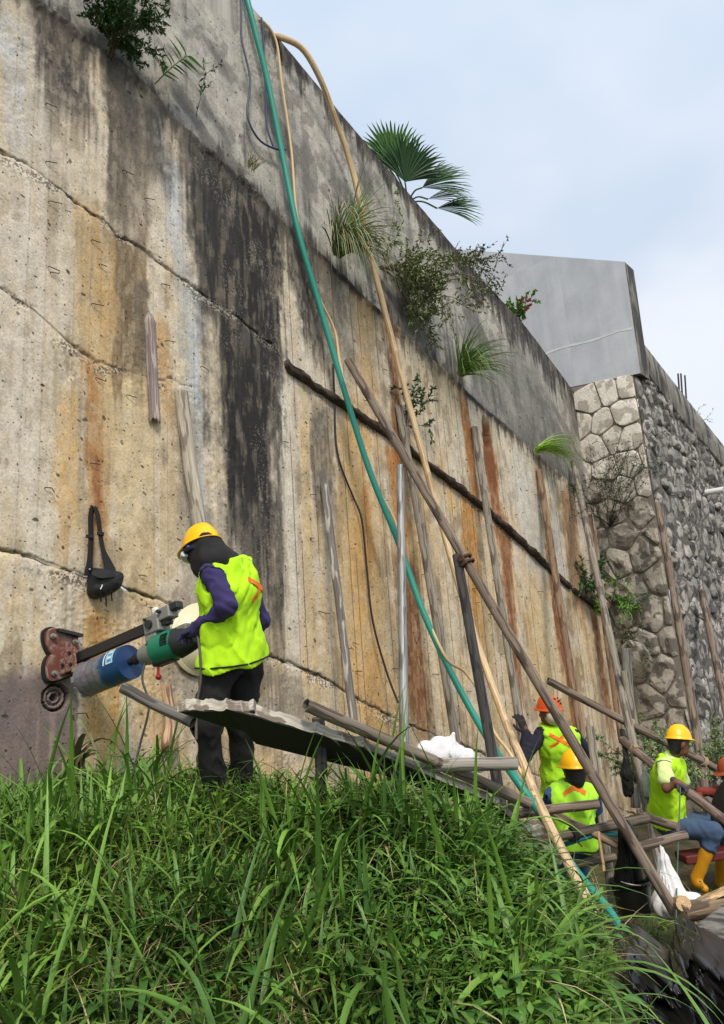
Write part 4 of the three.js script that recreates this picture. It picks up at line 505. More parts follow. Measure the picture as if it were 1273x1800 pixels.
// ---------------------------------------------------------------- core drill on its stand
{
  const t = thing('core_drill', 'core drill with green motor and blue barrel on a rail bolted to the wall', 'drill');
  const base = onW(108, 1152, 0.0), a0 = onW(130, 1160, 0.12), a1 = C(298, 1088, 5.46), e1 = a1.clone().sub(a0).normalize(), e3 = V(0, 0, 0).crossVectors(e1, V(0, 1, 0)).normalize(), e2 = V(0, 0, 0).crossVectors(e3, e1).normalize(), L = a1.distanceTo(a0);
  const Q = (x, y, z) => a0.clone().addScaledVector(e1, x).addScaledVector(e2, y).addScaledVector(e3, z), R4 = new THREE.Matrix4().makeBasis(e1, e2, e3), at = (x, y, z) => new THREE.Matrix4().makeTranslation(...Q(x, y, z).toArray()).multiply(R4), rb = (g, x, y, z, sx, sy, sz, r = 0.008) => g.geo(new RoundedBoxGeometry(sx, sy, sz, 2, r), at(x, y, z));
  const mRed = new THREE.MeshStandardMaterial({ roughness: 0.75, metalness: 0.2, side: THREE.DoubleSide, map: tex(128, 128, (u, v) => { const f = fbm(u * 9, v * 9, 4), m = ss(0.42, 0.72, f); return [lerp(112, 150, m), lerp(66, 126, m), lerp(56, 116, m)]; }, 2, 2) }), mSteel = MAT(64, 64, 66, 0.45, { metalness: 0.7 }), mAl = MAT(142, 142, 138, 0.55, { metalness: 0.35 }), mGreen = MAT(22, 120, 92, 0.42), mDk = MAT(38, 44, 44, 0.55), mRub = MAT(24, 23, 23, 0.9);
  // base plate against the wall: waisted plate with rubber seal, bolts and bracket
  const sh = new THREE.Shape(); sh.moveTo(-0.13, -0.16); sh.quadraticCurveTo(-0.16, -0.05, -0.1, 0); sh.quadraticCurveTo(-0.16, 0.08, -0.15, 0.16); sh.quadraticCurveTo(-0.12, 0.21, -0.07, 0.19); sh.lineTo(0.1, 0.13); sh.lineTo(0.12, -0.13); sh.lineTo(-0.06, -0.19); sh.quadraticCurveTo(-0.12, -0.2, -0.13, -0.16);
  const zf = 0.016, ex = (d, bev) => new THREE.ExtrudeGeometry(sh, { depth: d, bevelEnabled: true, bevelSize: bev, bevelThickness: bev, bevelSegments: 2 });
  part(t, 'rubber_seal', new GB().geo(ex(0.02, 0.01), new THREE.Matrix4().makeTranslation(base.x, base.y, 0.002).multiply(new THREE.Matrix4().makeScale(1.08, 1.05, 1))).build(), mRub);
  const pl = part(t, 'base_plate', new GB().geo(ex(0.018, 0.006), new THREE.Matrix4().makeTranslation(base.x, base.y, 0.038)).build(), mRed);
  for (const [x, y] of [[-0.11, 0.14], [-0.09, -0.14], [0.07, 0.1], [0.08, -0.1]]) { const g = new GB(); g.tube([V(base.x + x, base.y + y, 0.05), V(base.x + x, base.y + y, 0.11)], 0.012, 6); g.tube([V(base.x + x, base.y + y, 0.064), V(base.x + x, base.y + y, 0.08)], 0.022, 6); part(pl, 'anchor_bolt', g.build(), mAl); }
  { const g = new GB(); for (const s of [-1, 1]) rb(g, 0.0, -0.01, s * 0.062, 0.2, 0.17, 0.016, 0.006); rb(g, -0.02, 0.0, 0, 0.05, 0.12, 0.12); const br = part(t, 'bracket', g.build(), mRed); for (const [x, y] of [[0.05, 0.04], [0.05, -0.05], [-0.04, -0.03]]) for (const s of [-1, 1]) part(br, 'bracket_bolt', new GB().tube([Q(x, y, s * 0.066), Q(x, y, s * 0.084)], 0.014, 6).build(), mSteel); const r = new GB(); r.box(V(base.x + 0.02, base.y + 0.165, 0.08), V(0.1, -0.02, 0), V(0, 0.012, 0), V(0, 0, 0.03)); part(t, 'levelling_rack', r.build(), mSteel); }
  { const g = new GB(); const sp = [[-0.03, -0.03], [0.03, -0.03], [0.03, -0.012], [0.018, 0], [0.03, 0.012], [0.03, 0.03], [-0.03, 0.03], [-0.03, 0.012], [-0.018, 0], [-0.03, -0.012]], n = sp.length, A = sp.map(([y, z]) => [Q(0.0, y * 1.1, z * 1.1), Q(L, y * 1.1, z * 1.1)]); for (let i = 0; i < n; i++) { const [p, q] = A[i], [r, s] = A[(i + 1) % n]; g.quad(g.v(p, 0, 0), g.v(r, 0.1, 0), g.v(s, 0.1, 1), g.v(q, 0, 1)); } for (const k of [0, 1]) { const c = g.v(Q(k * L, 0, 0)); for (let i = 0; i < n; i++) g.tri(c, g.v(A[i][k]), g.v(A[(i + 1) % n][k])); } part(t, 'rail', g.build(), mSteel); }
  { const g = new GB(); rb(g, L - 0.13, 0.0, 0, 0.15, 0.13, 0.12, 0.012); rb(g, L - 0.02, 0.045, 0, 0.14, 0.09, 0.1, 0.012); rb(g, L - 0.16, -0.075, 0, 0.11, 0.07, 0.1, 0.01); const ca = part(t, 'carriage', g.build(), mAl); for (const [x, y, r] of [[L - 0.14, 0.0, 0.032], [L - 0.03, 0.06, 0.012], [L - 0.17, 0.045, 0.01]]) part(ca, 'carriage_bolt', new GB().tube([Q(x, y, -0.05), Q(x, y, 0.078)], r, 14).build(), mDk); const h = new GB(); rb(h, L + 0.06, 0.07, 0, 0.12, 0.055, 0.07, 0.01); part(t, 'rail_end_cap', h.build(), mDk); const w = new GB(); rb(w, L - 0.12, 0.1, 0, 0.045, 0.05, 0.04, 0.014); part(t, 'white_cap', w.build(), MAT(228, 228, 226, 0.6)); }
  // motor and barrel share an axis below the rail
  const yB2 = -0.185, m0 = L - 0.19;
  { const g = new GB(); g.tube([[m0 - 0.12, 0.05], [m0 - 0.1, 0.062], [m0 - 0.02, 0.07], [m0 + 0.03, 0.082]].map(([x]) => Q(x, yB2, 0)), u => lerp(0.055, 0.1, u), 18); part(t, 'gear_case', g.build(), mAl); }
  { const g = new GB(); g.tube([0.03, 0.05, 0.2, 0.26].map(x => Q(m0 + x, yB2, 0)), u => 0.1 + 0.012 * Math.sin(u * 3.1), 22); const mo = part(t, 'motor', g.build(), mGreen); const v = new GB(); for (let k = 0; k < 6; k++) { const a = -0.25 + k * 0.14; v.box(Q(m0 + 0.2, yB2 + 0.108 * Math.sin(a + 0.2), 0.108 * Math.cos(a + 0.2)), e1.clone().multiplyScalar(0.03), e2.clone().multiplyScalar(0.0035), e3.clone().multiplyScalar(0.008)); } part(mo, 'vent_slot', v.build(), mRub); }
  { const g = new GB(); g.tube([0.25, 0.27, 0.33, 0.39, 0.42].map(x => Q(m0 + x, yB2 - 0.006, 0)), u => lerp(0.115, 0.06, u * u), 8); rb(g, m0 + 0.1, yB2 - 0.085, 0, 0.2, 0.06, 0.1, 0.02); part(t, 'motor_housing', g.build(), mDk); const c = new GB(); rb(c, m0 + 0.34, yB2 + 0.05, 0, 0.1, 0.09, 0.13, 0.02); part(t, 'switch_cover', c.build(), mAl); }
  { const g = new GB(); g.tube([Q(m0 + 0.04, yB2 - 0.1, 0.02), Q(m0 + 0.035, yB2 - 0.17, 0.03)], 0.01, 8); g.geo(new THREE.SphereGeometry(0.022, 14, 10), new THREE.Matrix4().makeTranslation(...Q(m0 + 0.035, yB2 - 0.19, 0.03).toArray())); part(t, 'lever', g.build(), MAT(150, 22, 26, 0.4)); }
  { const g = new GB(); g.tube([Q(m0 - 0.25, yB2, 0), Q(m0 - 0.11, yB2, 0)], 0.028, 14); g.tube([Q(m0 - 0.2, yB2, 0), Q(m0 - 0.17, yB2, 0)], 0.04, 6); part(t, 'spindle', g.build(), mSteel); }
  const bR = 0.128, b1 = m0 - 0.25, b0 = b1 - 0.47;
  { const W = 512, H = 256, cv = document.createElement('canvas'); cv.width = W; cv.height = H; const x = cv.getContext('2d'); const im = x.createImageData(W, H); for (let j = 0; j < H; j++) for (let i = 0; i < W; i++) { const v = 1 - j / H, u = i / W, f = fbm(u * 40, v * 12, 4), e = ss(0.56, 0.66, v + 0.16 * (fbm(u * 7, v * 4, 3) - 0.5)), band = Math.sin(v * 46) > 0.8 ? 0.12 : 0; const c = [lerp(lerp(96, 140, f), 20, e), lerp(lerp(96, 138, f), 74, e), lerp(lerp(104, 146, f), 122, e)], k = 1 - band * (1 - e), o = (j * W + i) * 4; im.data[o] = c[0] * k; im.data[o + 1] = c[1] * k; im.data[o + 2] = c[2] * k; im.data[o + 3] = 255; } x.putImageData(im, 0, 0);
    const cvt = new THREE.CanvasTexture(cv); cvt.colorSpace = THREE.SRGBColorSpace; const g = new GB(), N = 40; let P = null; for (let s = 0; s <= 30; s++) { const xx = lerp(b0, b1, s / 30), rr0 = bR * (1 + (s % 10 === 6 ? 0.012 : 0)), ring = []; for (let k = 0; k <= N; k++) { const a = k / N * 2 * Math.PI; ring.push(g.v(Q(xx, yB2 + Math.sin(a) * rr0, Math.cos(a) * rr0), k / N, s / 30)); } if (P) for (let k = 0; k < N; k++) g.quad(P[k], P[k + 1], ring[k + 1], ring[k]); P = ring; }
    const ba = part(t, 'core_barrel', g.build(), new THREE.MeshStandardMaterial({ map: cvt, roughness: 0.45, metalness: 0.25, side: THREE.DoubleSide }));
    const e = new GB(), c = e.v(Q(b1, yB2, 0)), r1 = [], r2 = []; for (let k = 0; k <= N; k++) { const a = k / N * 2 * Math.PI; r1.push(e.v(Q(b1 + 0.001, yB2 + Math.sin(a) * bR, Math.cos(a) * bR))); } for (let k = 0; k < N; k++) e.tri(r1[k], r1[k + 1], c); part(ba, 'end_plate', e.build(), MAT(34, 66, 112, 0.5, { metalness: 0.2 }));
    const lb = document.createElement('canvas'); lb.width = 128; lb.height = 192; const y = lb.getContext('2d'); y.fillStyle = '#7fb2cf'; y.fillRect(0, 0, 128, 192); y.strokeStyle = '#d6e8f0'; y.lineWidth = 7; y.strokeRect(8, 8, 112, 176); y.lineWidth = 8; for (let r = 0; r < 4; r++) { const oy = 26 + r * 38; y.strokeStyle = r % 2 ? '#c4dcea' : '#3c7ba4'; y.beginPath(); for (const [p, q, s, w] of [[28, 4, 92, 4], [28, 24, 98, 24], [40, 4, 40, 26], [66, 0, 62, 28], [88, 6, 84, 26], [30, 14, 96, 13]]) { y.moveTo(p, oy + q); y.lineTo(s, oy + w); } y.stroke(); }
    const lt = new THREE.CanvasTexture(lb); lt.colorSpace = THREE.SRGBColorSpace; const sg = new GB(); const arc = (x0, x1, a0_, a1_, off) => { let q = null; const o = []; for (let k = 0; k <= 12; k++) { const a = lerp(a0_, a1_, k / 12); const r = [x0, x1].map((x_, s) => sg.v(Q(x_, yB2 + Math.sin(a) * (bR + off), Math.cos(a) * (bR + off)), s, 1 - k / 12)); if (q) sg.quad(q[0], q[1], r[1], r[0]); q = r; } }; arc(b1 - 0.11, b1 - 0.035, 0.05, 0.95, 0.004); const lm = part(ba, 'barrel_label', sg.build(), new THREE.MeshStandardMaterial({ map: lt, roughness: 0.5, side: THREE.DoubleSide }), 'pale blue printed label on the barrel');
    const st = new GB(); { let q = null; for (let k = 0; k <= 12; k++) { const a = lerp(0.05, 0.95, k / 12), r = [b1 - 0.14, b1 - 0.125].map(x_ => st.v(Q(x_, yB2 + Math.sin(a) * (bR + 0.003), Math.cos(a) * (bR + 0.003)))); if (q) st.quad(q[0], q[1], r[1], r[0]); q = r; } } part(ba, 'barrel_stripe', st.build(), MAT(196, 212, 222, 0.6));
    const sgm = MAT(150, 148, 142, 0.5, { metalness: 0.5 }); for (let k = 0; k < 10; k++) { const a = k / 10 * 2 * Math.PI, n = e2.clone().multiplyScalar(Math.sin(a)).addScaledVector(e3, Math.cos(a)), tg = e2.clone().multiplyScalar(Math.cos(a)).addScaledVector(e3, -Math.sin(a)); part(ba, 'cutting_segment', new GB().box(Q(b0 - 0.004, yB2, 0).addScaledVector(n, bR), e1.clone().multiplyScalar(0.012), tg.multiplyScalar(0.022), n.clone().multiplyScalar(0.006)).build(), sgm); } }
  { const g = new GB(); g.tube(curve([C(338, 1095, 5.1), C(346, 1110, 4.95), C(352, 1150, 4.85), C(353, 1195, 4.82), C(346, 1240, 4.8), C(345, 1300, 4.72)], 30), 0.009, 7); part(t, 'power_cord', g.build(), MAT(92, 88, 82, 0.6)); }
  { const g = new GB(); g.tube(curve([Q(m0 - 0.06, yB2 - 0.05, 0.04), Q(m0 - 0.05, yB2 - 0.18, 0.1), C(262, 1240, 5.2), C(246, 1310, 5.15), C(232, 1370, 5.05)], 30), 0.008, 7); part(t, 'water_feed', g.build(), MAT(70, 74, 72, 0.5)); for (const a of [0.5, 1.6, 2.6, 4.2]) part(t, 'case_screw', new GB().tube([Q(m0 + 0.012, yB2 + 0.088 * Math.sin(a), 0.088 * Math.cos(a)), Q(m0 + 0.045, yB2 + 0.106 * Math.sin(a), 0.106 * Math.cos(a))], 0.009, 6).build(), mSteel); }
  seat(t, V(base.x, base.y - 0.2, 0.03));
}
// ---------------------------------------------------------------- things hung on or stuck to the wall
{ // shoulder bag
  const t = thing('shoulder_bag', 'black shoulder bag hanging by its strap from a wall nail', 'bag'), z = 0.035, P = (px, py, w) => onW(px, py, w);
  const mB = MAT(20, 20, 21, 0.62), mS = MAT(24, 24, 25, 0.8);
  const ribbon = (pts, wd, nrm = V(0.3, 0, 1)) => { const g = new GB(), c = curve(pts, 26); let q = null; c.forEach((p, i) => { const d = c[Math.min(26, i + 1)].clone().sub(c[Math.max(0, i - 1)]).normalize(), s = V(0, 0, 0).crossVectors(d, nrm).normalize(), w = typeof wd === 'function' ? wd(i / 26) : wd; const th = nrm.clone().normalize().multiplyScalar(0.004); const r = [p.clone().addScaledVector(s, -w).sub(th), p.clone().addScaledVector(s, -w).add(th), p.clone().addScaledVector(s, w).add(th), p.clone().addScaledVector(s, w).sub(th)].map(v => g.v(v)); if (q) for (let k = 0; k < 4; k++) g.quad(q[k], q[(k + 1) % 4], r[(k + 1) % 4], r[k]); q = r; }); return g.build(); };
  part(t, 'strap', ribbon([P(164, 890, 0.05), P(160, 905, 0.05), P(160, 950, 0.045), P(158, 985, 0.05), P(156, 1012, 0.06)], u => 0.026 + 0.02 * ss(0.75, 1, u)), mS);
  part(t, 'strap', ribbon([P(166, 890, 0.055), P(172, 905, 0.06), P(176, 935, 0.06), P(181, 965, 0.065), P(188, 985, 0.07), P(196, 1004, 0.085)], u => 0.022 + 0.032 * ss(0.6, 1, u)), mS);
  const o = [[153, 1000], [150, 1030], [151, 1044], [160, 1053], [172, 1053], [186, 1048], [204, 1034], [208, 1020], [206, 1010], [190, 1005], [170, 1002]].map(([a, b]) => onW(a, b, 0)), c = onW(178, 1028, 0), g = new GB(); const rings = []; for (const [s, h] of [[0.97, 0.012], [1, 0.05], [0.95, 0.095], [0.8, 0.13], [0.45, 0.15]]) rings.push(curve([...o, o[0]], 44).map(p => { const q = c.clone().lerp(p, s); q.z = h + 0.022 * (fbm(q.x * 18, q.y * 18, 2) - 0.5); return g.v(q); })); for (let k = 0; k < 4; k++) for (let i = 0; i < 44; i++) g.quad(rings[k][i], rings[k][i + 1], rings[k + 1][i + 1], rings[k + 1][i]); const cc = g.v(V(c.x, c.y, 0.155)), cb = g.v(V(c.x, c.y, 0.01)); for (let i = 0; i < 44; i++) { g.tri(rings[4][i], rings[4][i + 1], cc); g.tri(rings[0][i], rings[0][i + 1], cb); } part(t, 'bag_body', g.build(), mB);
  part(t, 'flap', ribbon([P(162, 1006, 0.14), P(175, 1011, 0.16), P(190, 1010, 0.16), P(206, 1008, 0.12)], 0.03, V(0.2, 0.5, 1)), mS);
  const mm = MAT(190, 190, 190, 0.3, { metalness: 0.8 }); part(t, 'zip_pull', new GB().tube([P(177, 1036, 0.17), P(179, 1031, 0.17), P(180, 1028, 0.17)], 0.006, 6).build(), mm); part(t, 'strap_button', new GB().geo(new THREE.SphereGeometry(0.009, 10, 8), new THREE.Matrix4().makeTranslation(...P(158, 1001, 0.075).toArray())).build(), mm);
  for (const [a, b] of [[177, 1058], [196, 1056], [186, 1066]]) part(t, 'dangling_tape', new GB().tube([P(a, 1040, 0.15), P(a + 1, b, 0.1)], 0.006, 5).build(), mS);
  part(t, 'buckle', new GB().geo(new RoundedBoxGeometry(0.065, 0.03, 0.02, 2, 0.006), new THREE.Matrix4().makeTranslation(...P(158, 943, 0.055).toArray())).build(), mB); part(t, 'buckle', new GB().geo(new RoundedBoxGeometry(0.06, 0.032, 0.022, 2, 0.006), new THREE.Matrix4().makeTranslation(...P(177, 938, 0.068).toArray())).build(), mB);
  seat(t, onW(178, 1055, 0.03)); const n = new GB(); n.tube([onW(165, 893, -0.03), onW(165, 893, 0.03), onW(174, 890, 0.09)], 0.006, 6); part(wall, 'nail', n.build(), MAT(120, 112, 104, 0.6));
}
{ // basin
  const c = onW(352, 1124, 0.02), g = new GB(), N = 40, prof = [[0, 0.13], [0.14, 0.13], [0.2, 0.12], [0.27, 0.07], [0.3, 0.02], [0.325, 0.0], [0.33, 0.012], [0.29, 0.03]]; let P = null; for (const [r, h] of prof) { const q = [...Array(N + 1)].map((_, i) => { const a = i / N * 2 * Math.PI; return g.v(V(c.x + Math.cos(a) * r, c.y + Math.sin(a) * r, 0.03 + h)); }); if (P) for (let i = 0; i < N; i++) g.quad(P[i], P[i + 1], q[i + 1], q[i]); P = q; }
  const t = thing('plastic_basin', 'pale yellow round plastic basin hung flat on the wall behind the drill', 'basin'); part(t, 'bowl', g.build(), MAT(212, 204, 170, 0.4)); part(t, 'hook', new GB().tube([V(c.x, c.y + 0.3, -0.02), V(c.x, c.y + 0.33, 0.05), V(c.x, c.y + 0.36, 0.06)], 0.008, 6).build(), MAT(60, 52, 46, 0.7)); seat(t, V(c.x, c.y - 0.33, 0.03));
}
const woodTex = (a, b, dark, s = 1) => tex(128, 512, (u, v) => { const k = Math.abs(u - 0.5) * 2, f = fbm(k * 14 + 3, v * 5 * s, 4), n = vn(k * 50, v * 12 * s), d = ss(0.55, 0.7, fbm(k * 6 + 9, v * 9 * s, 3)); return [0, 1, 2].map(q => lerp(lerp(a[q], b[q], f), dark[q], d * 0.7) * (0.85 + 0.3 * n)); }, 1, 0.6);
const wood = (a, b, d, rough = 0.9, met = 0) => { const t = woodTex(a, b, d); return new THREE.MeshStandardMaterial({ map: t, bumpMap: t, bumpScale: 0.004, roughness: rough, metalness: met, side: THREE.DoubleSide }); };
const W1 = wood([92, 80, 70], [142, 128, 114], [58, 48, 42]), W2 = wood([110, 104, 94], [150, 142, 130], [74, 68, 60]), W3 = wood([104, 84, 66], [146, 122, 98], [74, 56, 44]), Wdark = wood([44, 43, 43], [78, 76, 74], [28, 28, 28]), Wgalv = wood([112, 116, 116], [156, 158, 156], [92, 88, 82], 0.5, 0.35), Wtan = wood([186, 152, 108], [214, 184, 140], [150, 116, 78], 0.65), Wcem = wood([150, 142, 128], [186, 178, 162], [110, 102, 92]), Wpaint = wood([96, 84, 82], [150, 138, 134], [190, 178, 166]);
{ // half-round timber left in the wall
  const g = new GB(), a = onW(262, 552, 0.0), b = onW(271, 742, 0.02), n = 24, m = 9, D = b.clone().sub(a); let P = null; for (let i = 0; i <= n; i++) { const t = i / n, c = a.clone().addScaledVector(D, t), w = 0.055 * (t < 0.08 ? 0.4 + 7.5 * t : 1) * (0.92 + 0.16 * vn(i * 0.6, 4)), q = []; for (let k = 0; k <= m; k++) { const th = k / m * Math.PI; q.push(g.v(c.clone().add(V(-Math.cos(th) * w, 0.02 * (vn(k * 1.3, 7) - 0.5) * (i === n ? 4 : 0), Math.sin(th) * w * (1.0 + 0.3 * vn(k * 2, i * 0.4)))), k / m, t * 1.2)); } if (P) for (let k = 0; k < m; k++) g.quad(P[k], P[k + 1], q[k + 1], q[k]); P = q; } const o = solo('timber_stub', g.build(), Wpaint, 'weathered half round timber batten with peeling paint fixed upright on the wall', 'timber'); seat(o, b);
  const g2 = new GB(), a2 = onW(291, 1205, 0), b2 = onW(297, 1320, 0.03); g2.tube(curve([a2, a2.clone().lerp(b2, 0.5).add(V(0.02, 0, 0.02)), b2], 14), (u, an) => 0.03 + 0.028 * vn(u * 5, an) + 0.03 * ss(0.6, 0.85, u) * ss(1.05, 0.9, u), 8); const o2 = solo('timber_stub', g2.build(), wood([176, 142, 112], [206, 180, 150], [110, 84, 66]), 'short splintered pale timber stub stuck low on the wall near the drill', 'timber'); seat(o2, b2);
}

// ---------------------------------------------------------------- poles and pipes
function pole(a, b, r, mat, name, label, o = {}) {
  const A = PT(a), B = PT(b), n = 14, sd = A.x * 7 + A.y, pts = []; for (let i = 0; i <= n; i++) { const t = i / n, p = A.clone().lerp(B, t), k = Math.sin(Math.PI * t) * (o.bend ?? 0.02); p.x += k * (vn(sd, 3) - 0.5) + 0.008 * (vn(t * 6, sd) - 0.5); p.z += k * (vn(sd, 9) - 0.5) * 1.5; pts.push(p); }
  const g = new GB(); g.tube(pts, (u, an) => r * (o.smooth ? 1 : (1 - 0.14 * (o.taper ?? 0.4) * u + 0.08 * (vn(u * 9 + sd, an * 0.9 - (an > 6.2 ? 6.28 * 0.9 : 0)) - 0.5))), 14, { hollow: o.hollow });
  const t = thing(name, label, o.cat ?? 'pole', o.group ?? 'poles and pipes of the makeshift scaffold'); part(t, o.cat === 'pipe' ? 'pipe' : 'shaft', g.build(), mat);
  if (o.tie) for (const q of o.tie) { const c = A.clone().lerp(B, q), d = B.clone().sub(A).normalize(), s = V(0, 0, 0).crossVectors(d, V(0.2, 0.3, 1)).normalize(), u = V(0, 0, 0).crossVectors(s, d), k = new GB(); for (let e = -1; e <= 1; e++) { const P = []; for (let i = 0; i <= 16; i++) { const an = i / 16 * 2 * Math.PI; P.push(c.clone().addScaledVector(d, e * 0.016 + 0.01 * Math.sin(an * 2)).addScaledVector(s, Math.cos(an) * (r + 0.008)).addScaledVector(u, Math.sin(an) * (r + 0.008))); } k.tube(P, 0.011, 6, { cap: false }); } k.tube([c.clone().addScaledVector(s, r), c.clone().addScaledVector(s, r + 0.07).addScaledVector(d, 0.04)], 0.006, 5); part(t, 'lashing', k.build(), o.tieMat ?? MAT(110, 100, 88, 0.9)); }
  seat(t, A.y < B.y ? A : B); return { A, B, t };
}
const along = (P, py) => { let lo = 0, hi = 1; const f = t => camOf(P.A.clone().lerp(P.B, t))[1]; for (let k = 0; k < 30; k++) { const m = (lo + hi) / 2; f(m) < py ? lo = m : hi = m; } return P.A.clone().lerp(P.B, lo); };
const mRope = MAT(150, 132, 104, 0.95), mIron = MAT(86, 62, 48, 0.8, { metalness: 0.3 });
const brace = pole([612, 633, 0.45], [1188, 1606, 0, 6.1], 0.049, W1, 'scaffold_brace', 'long brown timber brace leaning diagonally across the scaffold from wall to ground', { bend: 0.03 });
pole([704, 820, 1.0], [711, 1310, 1.5], 0.042, Wgalv, 'steel_pipe', 'upright galvanised steel pipe standing alone before the wall', { cat: 'pipe', hollow: true, smooth: true, bend: 0 });
pole([570, 852, 0.06], [624, 1285, 0.75], 0.044, wood([82, 78, 74], [124, 118, 112], [196, 190, 180]), 'leaning_pole', 'short grey pole with pale flaking top leaning on the wall', {});
pole([318, 690, 0.02], [357, 960, 0.22], 0.068, Wcem, 'leaning_pole', 'cement coated pole lying flat on the wall above the driller', { bend: 0.02 });
pole([701, 715, 0.05], [806, 1330, 0.7], 0.05, W2, 'leaning_pole', 'tall grey brown pole leaning on the wall behind the galvanised pipe', {});
{ const top = along(brace, 985).add(V(0, 0, -0.09)), c = camOf(top); pole([c[0] - 4, c[1] - 12, 0, c[2]], [896, 1500, 0, 6.3], 0.047, Wdark, 'scaffold_prop', 'black painted prop clamped under the diagonal brace', { hollow: true, smooth: true });
  const cl = thing('pipe_clamp', 'rusty clamp joining the black prop and the diagonal brace', 'clamp'), p = along(brace, 985), d = brace.B.clone().sub(brace.A).normalize(), s = V(0, 0, 0).crossVectors(d, V(0, 0, 1)).normalize(), u = V(0, 0, 0).crossVectors(s, d), g = new GB(); for (const e of [-0.03, 0.03]) { const P = []; for (let i = 0; i <= 18; i++) { const a = i / 18 * 2 * Math.PI; P.push(p.clone().addScaledVector(d, e).addScaledVector(s, Math.cos(a) * 0.06).addScaledVector(u, Math.sin(a) * 0.06)); } g.tube(P, 0.016, 6, { cap: false }); } part(cl, 'band', g.build(), mIron); part(cl, 'bolt', new GB().tube([p.clone().addScaledVector(s, -0.1), p.clone().addScaledVector(s, 0.12)], 0.013, 6).build(), mIron); part(cl, 'lug', new GB().box(p.clone().addScaledVector(s, 0.08), d.clone().multiplyScalar(0.05), s.clone().multiplyScalar(0.012), u.clone().multiplyScalar(0.03)).build(), mIron); seat(cl, p); }
pole([834, 752, 0.05], [934, 1400, 1.0], 0.05, W2, 'leaning_pole', 'grey pole leaning on the wall below the eroded rust hole', {});
pole([948, 828, 0.04], [1040, 1400, 1.0], 0.055, W3, 'leaning_pole', 'rust brown pole leaning under the bright green grass tuft', {});
const HP = pole([1008, 812, 0.06], [1162, 1530, 0, 7.7], 0.052, W2, 'scaffold_standard', 'tall grey green pole carrying both sloping rails', {});
pole([1036, 905, 0.05], [1092, 1300, 0.5], 0.05, W3, 'leaning_pole', 'brown pole along the outer end of the concrete wall', {});
pole([1098, 1180, 0, 9.6], [1142, 1440, 0, 8.9], 0.05, W2, 'scaffold_standard', 'short upright pole beside the hanging black pouch', {});
pole([1100, 1140, 0, 11], [1118, 1420, 0, 10.4], 0.07, wood([96, 96, 92], [130, 130, 124], [70, 72, 68]), 'scaffold_standard', 'thick grey post in the gap between concrete wall and rubble', {});
pole([1157, 886, wC + 0.2], [1245, 1420, wC + 0.9], 0.06, W1, 'leaning_pole', 'long brown pole leaning on the stone corner', { bend: 0.05 });
pole([1234, 1040, wC + 0.25], [1285, 1290, wC + 0.9], 0.06, W1, 'leaning_pole', 'brown pole leaning on the rubble wall below the weep pipe', {});
pole([963, 1196, 0, 9.3], [1262, 1352, 0, 9.15], 0.046, W1, 'scaffold_rail', 'upper sloping rail with an open pipe mouth near the orange helmet', { hollow: true, tie: [0.49, 0.92], tieMat: mRope });
const rail = pole([1094, 1301, 0, 8.75], [1300, 1462, 0, 6.9], 0.046, wood([104, 88, 80], [148, 128, 116], [76, 62, 56]), 'scaffold_rail', 'lower sloping rail under the gloved hand of the seated worker', { hollow: true, tie: [0.14], tieMat: mRope });
pole([912, 1430, 0, 6.5], [1053, 1413, 0, 6.5], 0.042, W1, 'scaffold_ledger', 'short horizontal pole with open mouth before the crouching worker', { hollow: true });
pole([922, 1483, 0, 6.35], [1139, 1439, 0, 6.8], 0.042, wood([70, 62, 54], [112, 102, 90], [44, 38, 34]), 'scaffold_ledger', 'dark horizontal pole crossing behind the diagonal brace', { hollow: true, tie: [0.38], tieMat: M.black });
pole([1120, 1490, 0, 6.6], [1206, 1468, 0, 6.75], 0.042, W1, 'scaffold_ledger', 'short horizontal pole above the white sack', { hollow: true });
pole([1008, 1521, 0, 6.75], [1082, 1507, 0, 6.8], 0.036, W1, 'scaffold_ledger', 'low horizontal pole beneath the crouching worker', {});
pole([1134, 1435, 0, 7.1], [1192, 1454, 0, 6.8], 0.042, W1, 'scaffold_ledger', 'stubby pole end below the seated worker', {});
pole([1037, 1278, 0, 7.7], [1079, 1595, 0, 6.7], 0.044, W2, 'scaffold_standard', 'pale grey upright pole right behind the crouching worker', {});
pole([960, 1424, 0, 6.75], [1086, 1486, 0, 6.5], 0.036, wood([120, 100, 78], [168, 146, 116], [70, 58, 46]), 'bamboo_strip', 'knotty split bamboo lying across the horizontal poles', {});
pole([1052, 1462, 0, 6.3], [1062, 1530, 0, 6.25], 0.012, Wtan, 'bamboo_strip', 'thin bamboo lath hanging beside the black rubbish bag', { smooth: true });
pole([720, 1346, 0, 5.05], [907, 1342, 0, 5.2], 0.044, wood([128, 122, 114], [168, 162, 152], [96, 88, 80]), 'steel_pipe', 'light grey horizontal pipe end beside the white cloth sack', { cat: 'pipe', hollow: true, smooth: true });
pole([537, 1239, 0, 4.5], [764, 1338, 0, 5.0], 0.038, wood([96, 86, 76], [146, 134, 120], [64, 54, 46]), 'steel_pipe', 'sloping brown pipe with open mouth lying along the boards', { cat: 'pipe', hollow: true, smooth: true });
pole([756, 1336, 0, 5.05], [928, 1412, 0, 5.5], 0.041, W1, 'steel_pipe', 'sloping brown pipe continuing below the light grey pipe', { cat: 'pipe', hollow: true, smooth: true });
pole([217, 1209, 0, 4.62], [340, 1270, 0, 4.45], 0.034, wood([84, 82, 78], [130, 126, 120], [56, 52, 48]), 'steel_pipe', 'grey pipe with open mouth poking out beneath the boards by the drill', { cat: 'pipe', hollow: true, smooth: true });
pole([902, 1395, 0, 5.9], [908, 1500, 0, 5.9], 0.045, Wdark, 'scaffold_prop', 'short dark prop under the lower end of the boards', {});
